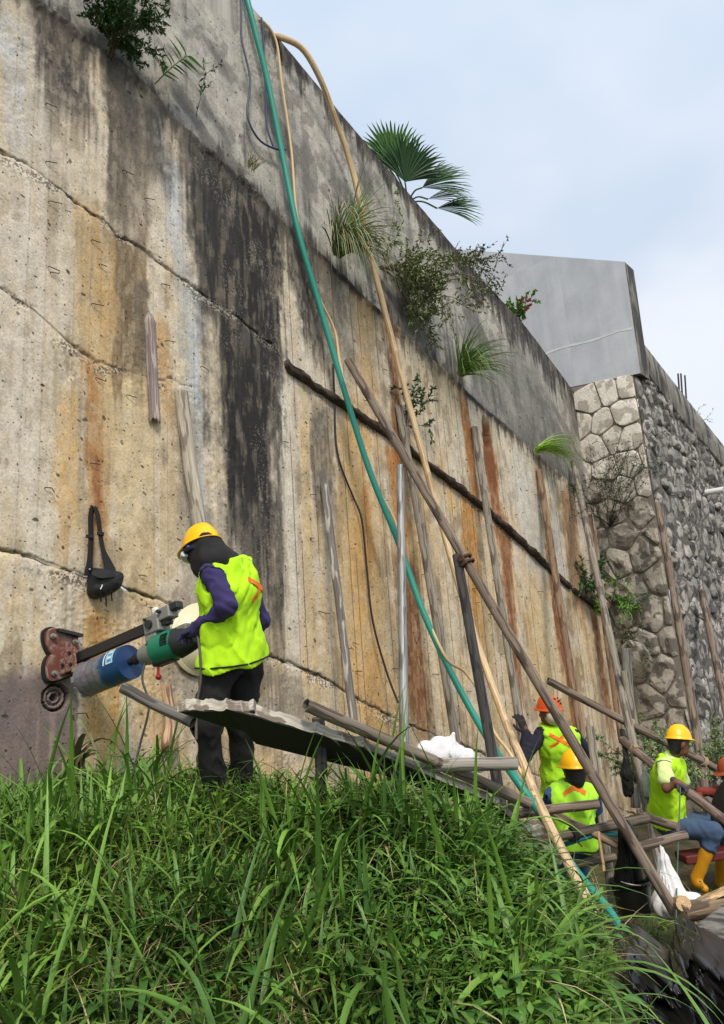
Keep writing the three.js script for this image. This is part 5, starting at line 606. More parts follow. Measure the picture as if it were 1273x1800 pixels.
for (const [a, b, l] of [[[560, 1262, 0, 4.75], [566, 1400, 0, 4.75], 'rough prop under the upper end of the boards'], [[700, 1322, 0, 5.0], [706, 1430, 0, 5.0], 'rough prop under the middle of the boards']]) pole(a, b, 0.04, Wdark, 'scaffold_prop', l, {});
// ---------------------------------------------------------------- boards
function board(name, label, nl, nr, fl, fr, th, mat, crust) {
  const A = PT(nl), B = PT(nr), D = PT(fl), E = PT(fr), n = 30, g = new GB(), up = V(0, 0, 0).crossVectors(B.clone().sub(A), D.clone().sub(A)).normalize(); if (up.y < 0) up.negate(); let P = null;
  for (let i = 0; i <= n; i++) { const t = i / n, a = A.clone().lerp(B, t), d = D.clone().lerp(E, t), j = th * (crust ? 0.34 * (fbm(t * 22, 3, 3) - 0.5) : 0.12 * (vn(t * 12, 2) - 0.5)), r = [a.clone().addScaledVector(up, j * 1.6), d.clone(), d.clone().addScaledVector(up, -th), a.clone().addScaledVector(up, -th + j)]; const ids = []; for (let k = 0; k < 4; k++) { ids.push(g.v(r[k], k * 0.3, t * 2)); ids.push(g.v(r[(k + 1) % 4], k * 0.3 + 0.12, t * 2)); } if (P) for (let k = 0; k < 4; k++) g.quad(P[k * 2], P[k * 2 + 1], ids[k * 2 + 1], ids[k * 2]); else g.quad(...r.map(p => g.v(p))); P = ids; if (i === n) g.quad(...r.map(p => g.v(p))); }
  const t = thing(name, label, 'board', 'boards of the makeshift scaffold'); part(t, 'panel', g.build(), mat);
  { const s = new GB(), q = (a, b) => a.clone().lerp(b, 0.015).addScaledVector(up, -th - 0.004); let p = null; for (let i = 0; i <= 8; i++) { const a = A.clone().lerp(B, i / 8), d = D.clone().lerp(E, i / 8), r = [s.v(q(a, d), i, 0), s.v(q(d, a), i, 1)]; if (p) s.quad(p[0], p[1], r[1], r[0]); p = r; } part(t, 'film_face', s.build(), MAT(34, 30, 25, 0.85), 'dark formwork film on the underside'); }
  if (false) { const c = new GB(); for (let i = 0; i < 1; i++) { const q = rr(0.4, 0.6), p = A.clone().lerp(B, q).addScaledVector(up, -th * rr(0.1, 0.9)); c.geo(new THREE.SphereGeometry(0.03, 10, 7), new THREE.Matrix4().makeTranslation(p.x, p.y, p.z).multiply(new THREE.Matrix4().makeScale(2.6, 0.8, 1))); for (let k = 0; k < c.P.length; k++) c.P[k] += 0.012 * (vn3(c.P[k] * 40, k % 3, 2) - 0.5); } part(t, 'mortar_crust', c.build(), MAT(128, 100, 78, 1)); }
  seat(t, A); return t;
}
const mBoard = wood([150, 144, 132], [190, 184, 172], [98, 84, 72]), mBoard2 = wood([128, 124, 116], [166, 160, 150], [88, 80, 72]);
board('scaffold_board', 'short mortar splashed board jutting out beside the pipe mouth and the driller', [313, 1231, 0, 4.35], [446, 1230, 0, 4.42], [405, 1262, 0, 4.66], [480, 1275, 0, 4.7], 0.062, mBoard, true);
board('scaffold_board', 'long crusted board sloping down beneath the open mouthed pipe', [398, 1226, 0, 4.36], [640, 1296, 0, 4.78], [452, 1290, 0, 4.72], [690, 1350, 0, 5.1], 0.064, mBoard, true);
board('scaffold_board', 'lower grey board sloping away under the white cloth sack', [636, 1298, 0, 4.82], [878, 1402, 0, 5.35], [690, 1352, 0, 5.15], [910, 1440, 0, 5.7], 0.055, mBoard2, false);
board('scaffold_board', 'pale plank wedged beneath the poles near the teal hose', [912, 1443, 0, 6.5], [985, 1520, 0, 6.7], [948, 1440, 0, 6.9], [1010, 1505, 0, 7.1], 0.04, mBoard, false);
// ---------------------------------------------------------------- hoses, ropes, cables
function hose(name, label, pts, r, mat, n = 120, seg = 10, o = {}) { const g = new GB(), c = curve(pts.map(PT), n); g.tube(c, typeof r === 'function' ? r : () => r, seg); const m = solo(name, g.build(), mat, label, o.cat ?? 'hose'); seat(m, c.reduce((a, b) => b.y < a.y ? b : a).clone()); return m; }
hose('water_hose', 'thick teal green hose running from the wall top down into the grass', [[424, -60, -0.2], [432, -12, 0.03], [450, 60, 0.06], [470, 140, 0.06], [498, 280, 0.07], [525, 410, 0.13], [560, 530, 0.16], [600, 668, 0.25], [650, 828, 0.4], [700, 952, 0.6], [745, 1078, 0.85], [800, 1196, 1.15], [862, 1306, 1.6], [906, 1368, 0, 6.35], [960, 1446, 0, 6.15], [1010, 1528, 0, 5.9], [1070, 1600, 0, 5.6], [1095, 1642, 0, 5.4], [1110, 1676, 0, 5.2], [1124, 1716, 0, 5.0]], u => 0.038 - 0.006 * u, MAT(28, 134, 118, 0.5), 160, 12);
hose('delivery_hose', 'tan flexible pipe arching over the wall top and down to the grass', [[462, 92, -0.4], [478, 66, -0.15], [500, 68, 0.1], [530, 84, 0.2], [560, 132, 0.22], [590, 210, 0.16], [620, 300, 0.12], [650, 440, 0.12], [690, 600, 0.18], [735, 770, 0.28], [770, 898, 0.4], [810, 1040, 0.62], [850, 1162, 0.95], [890, 1272, 1.35], [916, 1334, 0, 6.8], [940, 1396, 0, 6.3], [985, 1490, 0, 5.9], [1052, 1620, 0, 5.5]], u => 0.039 + 0.001 * u, wood([190, 164, 126], [214, 190, 152], [160, 132, 98], 0.65), 170, 12);
hose('rope', 'thin cream rope hanging beside the teal hose', [[448, 44, -0.3], [462, 36, 0.02], [482, 62, 0.05], [496, 150, 0.05], [512, 262, 0.05], [524, 390, 0.09], [556, 510, 0.09], [588, 580, 0.1], [598, 640, 0.14], [628, 760, 0.26], [660, 850, 0.36], [694, 915, 0.5], [722, 1010, 0.68], [762, 1112, 0.95], [790, 1164, 1.1], [816, 1180, 1.12], [846, 1222, 1.25], [864, 1276, 1.4], [900, 1330, 0, 6.7], [924, 1372, 0, 6.5], [940, 1400, 0, 6.22]], 0.015, MAT(214, 188, 140, 0.8), 160, 7, { cat: 'rope' });
hose('cable', 'slack blue cable looping under the wall top behind the teal hose', [[420, -40, -0.1], [424, -4, 0.03], [425, 68, 0.03], [440, 140, 0.03], [436, 208, 0.035], [456, 246, 0.04], [490, 263, 0.045], [504, 262, 0.04]], 0.013, MAT(44, 58, 82, 0.5), 60, 7, { cat: 'cable' });
hose('cable', 'second blue cable hanging straight beside the teal hose top', [[455, 46, -0.2], [460, 32, 0.02], [464, 90, 0.03], [468, 180, 0.03], [470, 225, 0.03], [482, 262, 0.04]], 0.012, MAT(60, 76, 100, 0.5), 50, 7, { cat: 'cable' });
hose('cable', 'thin black cable dangling down the ochre middle of the wall', [[586, 640, 0.04], [588, 700, 0.04], [594, 800, 0.04], [622, 876, 0.04], [634, 905, 0.08], [645, 1000, 0.06], [655, 1090, 0.08], [680, 1182, 0.15], [700, 1236, 0.25]], 0.0125, MAT(26, 25, 26, 0.6), 80, 7, { cat: 'cable' });
hose('cable', 'green string tied to the lower rail and hanging to the ground', [[1196, 1384, 0, 7.55], [1194, 1440, 0, 7.3], [1191, 1520, 0, 6.8], [1189, 1600, 0, 6.0], [1188, 1660, 0, 5.2]], 0.006, MAT(70, 104, 92, 0.7), 40, 6, { cat: 'string' });
hose('water_hose', 'short blue green hose lying across the poles behind the crouching worker', [[978, 1490, 0, 6.6], [1010, 1478, 0, 6.55], [1045, 1468, 0, 6.6], [1078, 1466, 0, 6.7], [1100, 1470, 0, 6.8]], 0.022, MAT(24, 120, 128, 0.45), 40, 10);
// ---------------------------------------------------------------- sacks, bags, odds and ends
function blob(name, label, category, bones, k, cell, mat, fold, f, parts = []) { const q = bounds(bones, 0.06), fn = field(bones, k), c = bones[0][0]; const t = thing(name, label, category); part(t, parts[0] ?? 'sack_body', surfNet(p => { const a = Math.atan2(p.z - c.z, p.x - c.x); return fn(p) + fold * Math.sin(a * 9 + 5 * vn3(p.x * 5, p.y * 4, p.z * 5)) * 0.5 + fold * (1 - Math.abs(fbm3(p.x * f, p.y * f * 0.7, p.z * f, 3) * 2 - 1) - 0.6); }, q.min, q.max, cell), mat); seat(t, bones.reduce((m, b) => b[1].y < m.y ? b[1] : m, bones[0][1]).clone()); return t; }
const mSack = MAT(222, 222, 224, 0.7), mBin = MAT(14, 14, 15, 0.28);
blob('cloth_sack', 'crumpled white cloth sack lying behind the light grey pipe', 'sack', [[C(797, 1290, 5.75), C(788, 1318, 5.75), 0.012, 0.075], [C(748, 1320, 5.7), C(815, 1334, 5.8), 0.075, 0.09], [C(770, 1308, 5.75), C(842, 1346, 5.9), 0.06, 0.05]], 0.05, 0.009, mSack, 0.018, 9);
blob('cloth_sack', 'tall white plastic sack with a pointed top beside the diagonal brace', 'sack', [[C(1161, 1478, 6.55), C(1166, 1510, 6.55), 0.008, 0.03], [C(1168, 1512, 6.55), C(1180, 1580, 6.5), 0.04, 0.15], [C(1165, 1592, 6.45), C(1222, 1590, 6.55), 0.09, 0.09]], 0.06, 0.01, mSack, 0.016, 7);
blob('rubbish_bag', 'shiny black rubbish bag hanging from the horizontal pole', 'bag', [[C(1098, 1448, 6.45), C(1104, 1470, 6.45), 0.03, 0.06], [C(1104, 1470, 6.45), C(1108, 1548, 6.45), 0.07, 0.13]], 0.05, 0.01, mBin, 0.03, 8, ['bag_body']);
blob('pouch', 'small black pouch hanging from the upper rail on a cord', 'pouch', [[C(1101, 1335, 8.5), C(1101, 1360, 8.5), 0.04, 0.06], [C(1101, 1360, 8.5), C(1105, 1392, 8.5), 0.065, 0.06]], 0.04, 0.012, MAT(22, 22, 24, 0.8), 0.012, 9, ['pouch_body']).add((() => { const m = new THREE.Mesh(new GB().tube([C(1094, 1284, 8.95), C(1098, 1310, 8.7), C(1101, 1338, 8.5)].map(p => p.sub(C(1105, 1392, 8.5))), 0.03, 7).build(), MAT(22, 22, 24, 0.8)); m.name = 'cord'; m.castShadow = m.receiveShadow = true; return m; })());
{ const t = thing('bucket', 'black plastic bucket on the ground under the rubbish bag', 'bucket'), c = C(1116, 1606, 6.4), h = 0.26, g = new GB(), N = 26; let P = null; for (const [r, y] of [[0, 0], [0.13, 0], [0.165, h], [0.178, h], [0.178, h - 0.03], [0.155, h], [0.125, 0.02], [0, 0.02]]) { const q = [...Array(N + 1)].map((_, i) => { const a = i / N * 2 * Math.PI; return g.v(V(c.x + Math.cos(a) * r, c.y + y, c.z + Math.sin(a) * r)); }); if (P) for (let i = 0; i < N; i++) g.quad(P[i], P[i + 1], q[i + 1], q[i]); P = q; } part(t, 'pail', g.build(), MAT(20, 20, 21, 0.4)); part(t, 'handle', new GB().tube([...Array(13)].map((_, i) => { const a = i / 12 * Math.PI; return V(c.x + Math.cos(a) * 0.18, c.y + h + 0.02 - Math.sin(a) * 0.04, c.z + Math.sin(a) * 0.17); }), 0.006, 6).build(), MAT(120, 120, 118, 0.4, { metalness: 0.7 })); seat(t, c); }
{ const t = thing('water_bottle', 'clear plastic water bottle hanging behind the seated worker', 'bottle'), c = C(1140, 1402, 8.3), g = new GB(), N = 18; let P = null; for (const [r, y] of [[0, 0], [0.045, 0.004], [0.05, 0.03], [0.047, 0.1], [0.05, 0.17], [0.048, 0.22], [0.02, 0.27], [0.018, 0.29]]) { const q = [...Array(N + 1)].map((_, i) => { const a = i / N * 2 * Math.PI; return g.v(V(c.x + Math.cos(a) * r, c.y + y, c.z + Math.sin(a) * r)); }); if (P) for (let i = 0; i < N; i++) g.quad(P[i], P[i + 1], q[i + 1], q[i]); P = q; } part(t, 'bottle_body', g.build(), new THREE.MeshPhysicalMaterial({ color: col(222, 230, 230), roughness: 0.12, transmission: 0.7, thickness: 0, side: THREE.DoubleSide })); part(t, 'cap', new GB().tube([V(c.x, c.y + 0.285, c.z), V(c.x, c.y + 0.32, c.z)], 0.022, 12).build(), mSack); seat(t, c); }
{ // red machine
  const t = thing('machine_housing', 'dark red and black machine housing beside the seated worker', 'machine'), c = C(1296, 1425, 8.1), m = basis(RIGHT.clone(), V(0, 1, 0)); const at = (x, y, z) => new THREE.Matrix4().makeTranslation(c.x, c.y, c.z).multiply(m).multiply(new THREE.Matrix4().makeTranslation(x, y, z)); part(t, 'drum', new GB().geo(new THREE.CylinderGeometry(0.26, 0.26, 0.5, 30), at(0.1, 0, 0).multiply(new THREE.Matrix4().makeRotationZ(1.1))).build(), MAT(24, 21, 21, 0.6)); part(t, 'drum_band', new GB().geo(new THREE.TorusGeometry(0.265, 0.03, 8, 36), at(0.1, 0, 0).multiply(new THREE.Matrix4().makeRotationZ(1.1)).multiply(new THREE.Matrix4().makeRotationX(Math.PI / 2))).build(), MAT(150, 40, 32, 0.45)); part(t, 'frame', new GB().geo(new RoundedBoxGeometry(0.7, 0.09, 0.3, 2, 0.02), at(-0.3, -0.42, 0).multiply(new THREE.Matrix4().makeRotationZ(0.12))).build(), MAT(92, 30, 27, 0.6)); part(t, 'stand', new GB().tube([c.clone().add(V(0.2, -0.1, 0)), c.clone().add(V(0.2, -1.2, 0))], 0.04, 8).build(), MAT(60, 54, 50, 0.7)); seat(t, c.clone().add(V(0, -0.6, 0))); }
{ // logs and a plank at the foot of the brace
  pole([1196, 1606, 0, 6.0], [1310, 1580, 0, 6.3], 0.075, wood([104, 88, 70], [146, 128, 104], [62, 52, 42]), 'log', 'rough log lying on the ground by the foot of the diagonal brace', { cat: 'log' });
  pole([1190, 1590, 0, 6.25], [1202, 1588, 0, 6.0], 0.06, Wtan, 'log', 'short sawn log end next to the white sack', { cat: 'log' });
  board('scaffold_board', 'tan curved plank resting on the rough log', [1218, 1590, 0, 6.1], [1320, 1545, 0, 6.2], [1225, 1578, 0, 6.5], [1325, 1535, 0, 6.6], 0.03, Wtan, false);
  const g = new GB(); g.geo(new RoundedBoxGeometry(0.8, 0.4, 0.4, 3, 0.04), new THREE.Matrix4().makeTranslation(...C(1296, 1668, 5.6).toArray())); const o = solo('concrete_block', g.build(), mOldConcrete, 'weathered concrete block in the grass below the rough log', 'block'); seat(o, C(1296, 1700, 5.6));
}
{ // black plastic sheet slumped over the end of the bank
  const nu = 70, nv = 70, g = new GB(), K = [[1070, 1618, 5.3], [1246, 1600, 5.4], [1094, 1850, 3.8], [1256, 1870, 3.8]]; for (let j = 0; j <= nv; j++) for (let i = 0; i <= nu; i++) { const u = i / nu, v = j / nv, px = lerp(lerp(K[0][0], K[1][0], u), lerp(K[2][0], K[3][0], u), v) + 10 * (vn(v * 5, 3) - 0.5), py = lerp(lerp(K[0][1], K[1][1], u), lerp(K[2][1], K[3][1], u), v) + (u < 0.5 ? 6 : -4) * Math.sin(u * 6), d = lerp(lerp(K[0][2], K[1][2], u), lerp(K[2][2], K[3][2], u), v < 0.3 ? 0.7 * Math.sin(v / 0.3 * 1.57) : 0.7 + 0.3 * (v - 0.3) / 0.7) + 0.12 * (fbm(u * 2 + 4, v * 2.5, 2) - 0.5); const fold = 0.5 + 0.5 * Math.sin(u * 10 + 5 * vn(v * 2.4, u * 2) + v * 2.5), f2 = 0.5 + 0.5 * Math.sin(u * 24 + v * 9 + 6 * vn(v * 4 + 3, u * 4)), f3 = 1 - Math.abs(2 * fbm(u * 13 + v * 4, v * 9, 3) - 1); g.v(C(px, py, d).addScaledVector(BACK, 0.24 * fold ** 1.5 + 0.1 * f2 * (0.4 + fold) + 0.12 * f3 ** 3).add(V(0, 0.03 * f2, 0)), u, v); } for (let j = 0; j < nv; j++) for (let i = 0; i < nu; i++) { const a = j * (nu + 1) + i; g.quad(a, a + 1, a + nu + 2, a + nu + 1); }
  const o = solo('plastic_sheet', g.build(), MAT(8, 8, 9, 0.3), 'crumpled glossy black plastic sheet slumped over the end of the grassy bank', 'plastic sheet'); seat(o, C(1200, 1800, 3.9));
}

// ---------------------------------------------------------------- plants on and over the wall
const leafMat = (r, g, b) => new THREE.MeshStandardMaterial({ color: col(r, g, b), roughness: 0.6, side: THREE.DoubleSide });
const LG = { dark: leafMat(66, 100, 58), mid: leafMat(112, 152, 72), fern: leafMat(98, 142, 52), bright: leafMat(150, 190, 70), grey: leafMat(132, 150, 104), palm: leafMat(42, 82, 40), palmLight: leafMat(78, 124, 58), twig: leafMat(92, 98, 72), olive: leafMat(118, 132, 84) };
const mTwig = MAT(92, 82, 62, 0.95), mStemG = MAT(96, 112, 62, 0.9);
const rdir = () => V(rr(-1, 1), rr(-1, 1), rr(-1, 1)).normalize();
function tuft(label, root, n, len, wid, lean, spread, droop, mat, dry = 0) {
  const t = thing('grass_tuft', label, 'grass tuft', 'plants growing on the walls'), g = new GB(), h = new GB(); for (let i = 0; i < n; i++) { const d = lean.clone().add(V(rr(-1, 1) * spread, rr(-0.5, 1) * spread, rr(-0.3, 1) * spread)).normalize(); (rnd() < dry ? h : g).leaf(root.clone().add(V(rr(-0.07, 0.07), rr(-0.04, 0.04), rr(0, 0.04))), d, V(rr(-1, 1), 1, rr(-1, 1)), len * rr(0.55, 1.2), wid * rr(0.7, 1.2), 7, droop * rr(0.5, 1.4), 0.4, 1); }
  const a = part(t, 'blades', g.build(), mat); a.userData.kind = 'stuff'; if (dry) { const b = part(t, 'dry_blades', h.build(), leafMat(150, 138, 92)); b.userData.kind = 'stuff'; } seat(t, root); return t;
}
function shrub(label, root, dirs, len, leafN, leafLen, leafWid, mat, o = {}) { // woody stems that fork, leaves along them
  const t = thing(o.name ?? 'wall_shrub', label, o.cat ?? 'shrub', 'plants growing on the walls'), st = new GB(), lf = new GB();
  const grow = (p, d, L, r, lev) => { const pts = [p.clone()], q = p.clone(), dd = d.clone(), n = 7; for (let i = 0; i < n; i++) { dd.addScaledVector(rdir(), o.wob ?? 0.28).addScaledVector(V(0, -1, 0), (o.droop ?? 0.05)).normalize(); q.addScaledVector(dd, L / n); if (q.z < 0.03 && o.keep) { q.z = 0.03; dd.z = Math.abs(dd.z) * 0.5; } pts.push(q.clone()); if (lev > 0 && i > 0 && rnd() < (o.fork ?? 0.6)) grow(q, dd.clone().addScaledVector(rdir(), 0.9).normalize(), L * rr(0.35, 0.6), r * 0.6, lev - 1); if (i > (o.bare ?? 0)) for (let k = 0; k < leafN; k++) { const e = dd.clone().addScaledVector(rdir(), 1.1).normalize(); lf.leaf(q.clone().addScaledVector(dd, -rnd() * L / n), e, V(rr(-1, 1), 1.2, rr(-1, 1)), leafLen * rr(0.6, 1.25), leafWid * rr(0.7, 1.2), 3, 0.4, 0.2); } } st.tube(pts, u => r * (1 - 0.75 * u), 5); };
  for (const [d, k] of dirs) grow(root.clone().addScaledVector(rdir(), 0.02), d.clone().normalize(), len * k, o.r ?? 0.008, o.lev ?? 2);
  part(t, 'stems', st.build(), o.stem ?? mTwig); const f = part(t, 'foliage', lf.build(), mat); f.userData.kind = 'stuff'; seat(t, root); return t;
}
const fan = (n, base, sp) => [...Array(n)].map(() => [base.clone().add(V(rr(-1, 1) * sp, rr(-0.6, 1) * sp, rr(-0.4, 1) * sp)), rr(0.6, 1.15)]);
shrub('dark green bushy fern growing from the upper ledge of the wall', onW(192, 98, 0.03), fan(10, V(-0.02, 1, 0.35), 0.42), 0.6, 4, 0.05, 0.02, LG.dark, { lev: 2, fork: 0.75, droop: 0.06, keep: 1 });
shrub('wispy twigs reaching up beside the bushy fern on the ledge', onW(215, 95, 0.03), [[V(0.75, 1, 0.3), 1], [V(0.55, 1.1, 0.2), 0.8]], 0.62, 3, 0.04, 0.016, LG.dark, { lev: 1, fork: 0.5, droop: 0, keep: 1, r: 0.005 });
{ // seedling with one feathered leaf of broad leaflets
  const t = thing('seedling', 'bright seedling with broad paired leaflets in the ledge crack', 'plant'), a = onW(272, 148, 0.02), b = onW(298, 122, 0.16), c = onW(328, 98, 0.22), s = new GB(); const P = curve([a, b, c], 12); s.tube(P, 0.006, 6); part(t, 'stem', s.build(), mStemG); for (let i = 3; i <= 12; i += 1.5) { const p = P[Math.floor(i)], d = P[Math.min(12, Math.floor(i) + 1)].clone().sub(P[Math.floor(i) - 1]).normalize(); for (const k of [-1, 1]) { const e = V(0, 0, 0).crossVectors(d, V(0, 0.3, 1)).multiplyScalar(k).addScaledVector(d, 0.35).add(V(0, -0.15, 0.1)).normalize(); part(t, 'leaflet', new GB().leaf(p, e, V(0, 1, 0.6), i > 10 ? 0.24 : 0.17, i > 10 ? 0.11 : 0.07, 6, 0.3, 0.2).build(), i > 10 || i < 4 ? leafMat(110, 164, 58) : leafMat(84, 136, 60)); } } seat(t, a); }
shrub('spindly dark seedling beside the bright seedling on the ledge', onW(344, 205, 0.03), [[V(-0.05, 1, 0.15), 1.1]], 0.5, 2, 0.075, 0.022, LG.dark, { lev: 1, fork: 0.35, droop: 0, keep: 1, r: 0.006, wob: 0.12 });
tuft('small dry moss and grass clump on the ledge under the blue cable', onW(438, 296, 0.03), 40, 0.2, 0.01, V(0, 0.8, 0.5), 0.7, 0.5, LG.grey, 0.5);
tuft('large hanging grass tuft on the ledge between teal hose and tan pipe', onW(590, 448, 0.05), 280, 1.15, 0.017, V(-0.02, 0.5, 0.38), 0.5, 3.6, LG.grey, 0.2);
tuft('upright wisps of grass rising beside the large hanging tuft', onW(612, 408, 0.05), 30, 0.95, 0.013, V(0.1, 1.1, 0.3), 0.5, 0.9, LG.mid, 0.35);
shrub('straggly olive shrub spreading along the wall under the palm fronds', onW(668, 470, 0.06), fan(15, V(1.0, 0.16, 0.3), 0.32), 1.1, 2, 0.055, 0.026, LG.olive, { lev: 2, fork: 0.8, droop: 0.02, keep: 1, r: 0.008, wob: 0.34 });
shrub('twiggy dark shrub leaning out over the wall top below the palm', onW(800, 455, -0.2), fan(8, V(1.0, 0.14, 0.3), 0.22), 0.95, 3, 0.055, 0.03, LG.twig, { lev: 1, wob: 0.2, fork: 0.7, droop: 0, r: 0.007 });
shrub('slender green stem standing against the parapet above the olive shrub', onW(680, 470, 0.05), [[V(0.1, 1, 0.1), 1], [V(0.2, 1, 0.15), 0.7]], 1.15, 3, 0.06, 0.03, LG.grey, { lev: 1, fork: 0.5, droop: 0, keep: 1, r: 0.006, wob: 0.12 });
tuft('round green grass tuft on the ledge above the eroded rust hole', onW(808, 658, 0.06), 170, 1.05, 0.016, V(0.05, 0.7, 0.5), 0.8, 2.4, LG.mid, 0.18);
tuft('withered brown leaves leaning on the wall below the cored hole', onW(128, 1352, 0.2), 9, 0.5, 0.07, V(0, 0.9, 0.15), 0.5, 3.2, leafMat(112, 104, 76), 0);
tuft('bright lime grass tuft drooping from the ledge above the rust brown pole', onW(940, 793, 0.05), 110, 0.85, 0.017, V(0.75, 0.45, 0.6), 0.35, 1.9, LG.bright, 0.05);
shrub('leafy weed on the wall between grey brown pole and tan pipe', onW(712, 745, 0.03), [[V(0.25, 1, 0.3), 1], [V(0.5, 0.7, 0.4), 0.8], [V(-0.15, 0.9, 0.4), 0.7], [V(0.3, -0.2, 0.5), 0.6]], 0.62, 4, 0.06, 0.034, LG.dark, { lev: 1, fork: 0.6, droop: 0.02, keep: 1, r: 0.006 });
shrub('thorny dark weed rooted in the ledge strip end', onW(1030, 1045, 0.06), fan(7, V(0.05, 1, 0.4), 0.6), 0.5, 5, 0.07, 0.03, LG.dark, { lev: 1, fork: 0.6, keep: 1 });
{ // flowering plant on top of the wall
  const root = onW(905, 555, -0.15); const t = shrub('small flowering plant with pink blooms on the wall top', root, fan(8, V(0.5, 0.6, 0.1), 0.5), 0.42, 5, 0.06, 0.036, LG.mid, { name: 'flowering_plant', cat: 'plant', lev: 1, fork: 0.6, droop: 0 }); for (const [px, py] of [[930, 530], [932, 538], [918, 528], [926, 545]]) { const g = new GB(), c = onW(px, py, 0.12).sub(root); for (let k = 0; k < 7; k++) { const a = k / 7 * 6.28; g.leaf(c, V(Math.cos(a), 0.5 + 0.3 * Math.sin(a), Math.sin(a)), V(0, 1, 0), 0.065, 0.055, 3, 0.3, 0.2); } part(t, 'flower', g.build(), leafMat(216, 92, 112, 0.2)); } }
{ // fan palm behind the wall top
  const base = onW(716, 348, -0.75), t = thing('fan_palm', 'fan palm with pleated fronds rising behind the wall top', 'palm'); base.y -= 0.1;
  const trunk = new GB(); trunk.tube([base.clone().add(V(0, -0.9, 0)), base], u => 0.11 - 0.03 * u, 10); part(t, 'trunk', trunk.build(), MAT(84, 70, 54, 0.95));
  const frond = (px, py, w, dir, nrm, len, arc, mat, n = 26) => { const hub = onW(px, py, w), d = dir.clone().normalize(), s = V(0, 0, 0).crossVectors(d, nrm).normalize(), f = new THREE.Group(); f.name = 'frond'; t.add(f); const st = new GB(); st.tube(curve([base, base.clone().lerp(hub, 0.5).add(V(0, 0.08, 0)), hub], 10), 0.014, 6); part(f, 'petiole', st.build(), mStemG); const g = new GB(); for (let i = 0; i < n; i++) { const a = (i / (n - 1) - 0.5) * arc, e = d.clone().multiplyScalar(Math.cos(a)).addScaledVector(s, Math.sin(a)).addScaledVector(nrm, 0.12 * Math.cos(a * 2) + rr(-0.04, 0.04)).normalize(); const L = len * (0.86 + 0.14 * Math.cos(a)) * rr(0.92, 1.05), side = V(0, 0, 0).crossVectors(e, nrm).normalize(), wmax = L * 0.62 * arc / n * 0.62; let P = null; for (let k = 0; k <= 8; k++) { const q = k / 8, w2 = q < 0.6 ? wmax * q / 0.6 * 1.02 : wmax * (1 - (q - 0.6) / 0.4) ** 0.9, c = hub.clone().addScaledVector(e, L * q).add(V(0, -0.34 * L * q ** 3 * (0.5 + rnd() * 0.2), 0)), lift = nrm.clone().multiplyScalar(w2 * 0.55); const r = [g.v(c.clone().addScaledVector(side, -w2).add(lift), 0, q), g.v(c, 0.5, q), g.v(c.clone().addScaledVector(side, w2).add(lift), 1, q)]; if (P) { g.quad(P[0], P[1], r[1], r[0]); g.quad(P[1], P[2], r[2], r[1]); } P = r; } } part(f, 'blade', g.build(), mat); };
  const toC = BACK.clone();
  const D = (x, y) => RIGHT.clone().multiplyScalar(x).addScaledVector(UPV, y);
  frond(694, 300, -0.45, D(-0.3, 1), toC.clone().add(V(-0.2, 0.1, 0)).normalize(), 0.92, 1.9, LG.palmLight, 24);
  frond(712, 320, -0.3, D(0.22, 1), toC.clone().addScaledVector(RIGHT, 0.2).normalize(), 0.86, 2.1, LG.palm, 30);
  frond(742, 330, -0.2, D(1, 0.42), toC.clone().add(V(0, 0.45, 0)).normalize(), 0.8, 1.35, LG.palm, 22);
  frond(768, 366, -0.15, D(1, 0.05), toC.clone().add(V(0, 0.5, 0)).normalize(), 0.76, 1.1, LG.palm, 20);
  frond(680, 290, -0.7, D(-0.7, 0.6), toC.clone().add(V(0, 0.6, 0)).normalize(), 0.6, 1.4, LG.palm, 18);
  frond(752, 350, -0.25, D(1, 0.2), toC.clone().add(V(0.2, 0.8, 0)).normalize(), 0.7, 1.2, LG.palm, 18);
  seat(t, base.clone().add(V(0, -0.9, 0)));
}
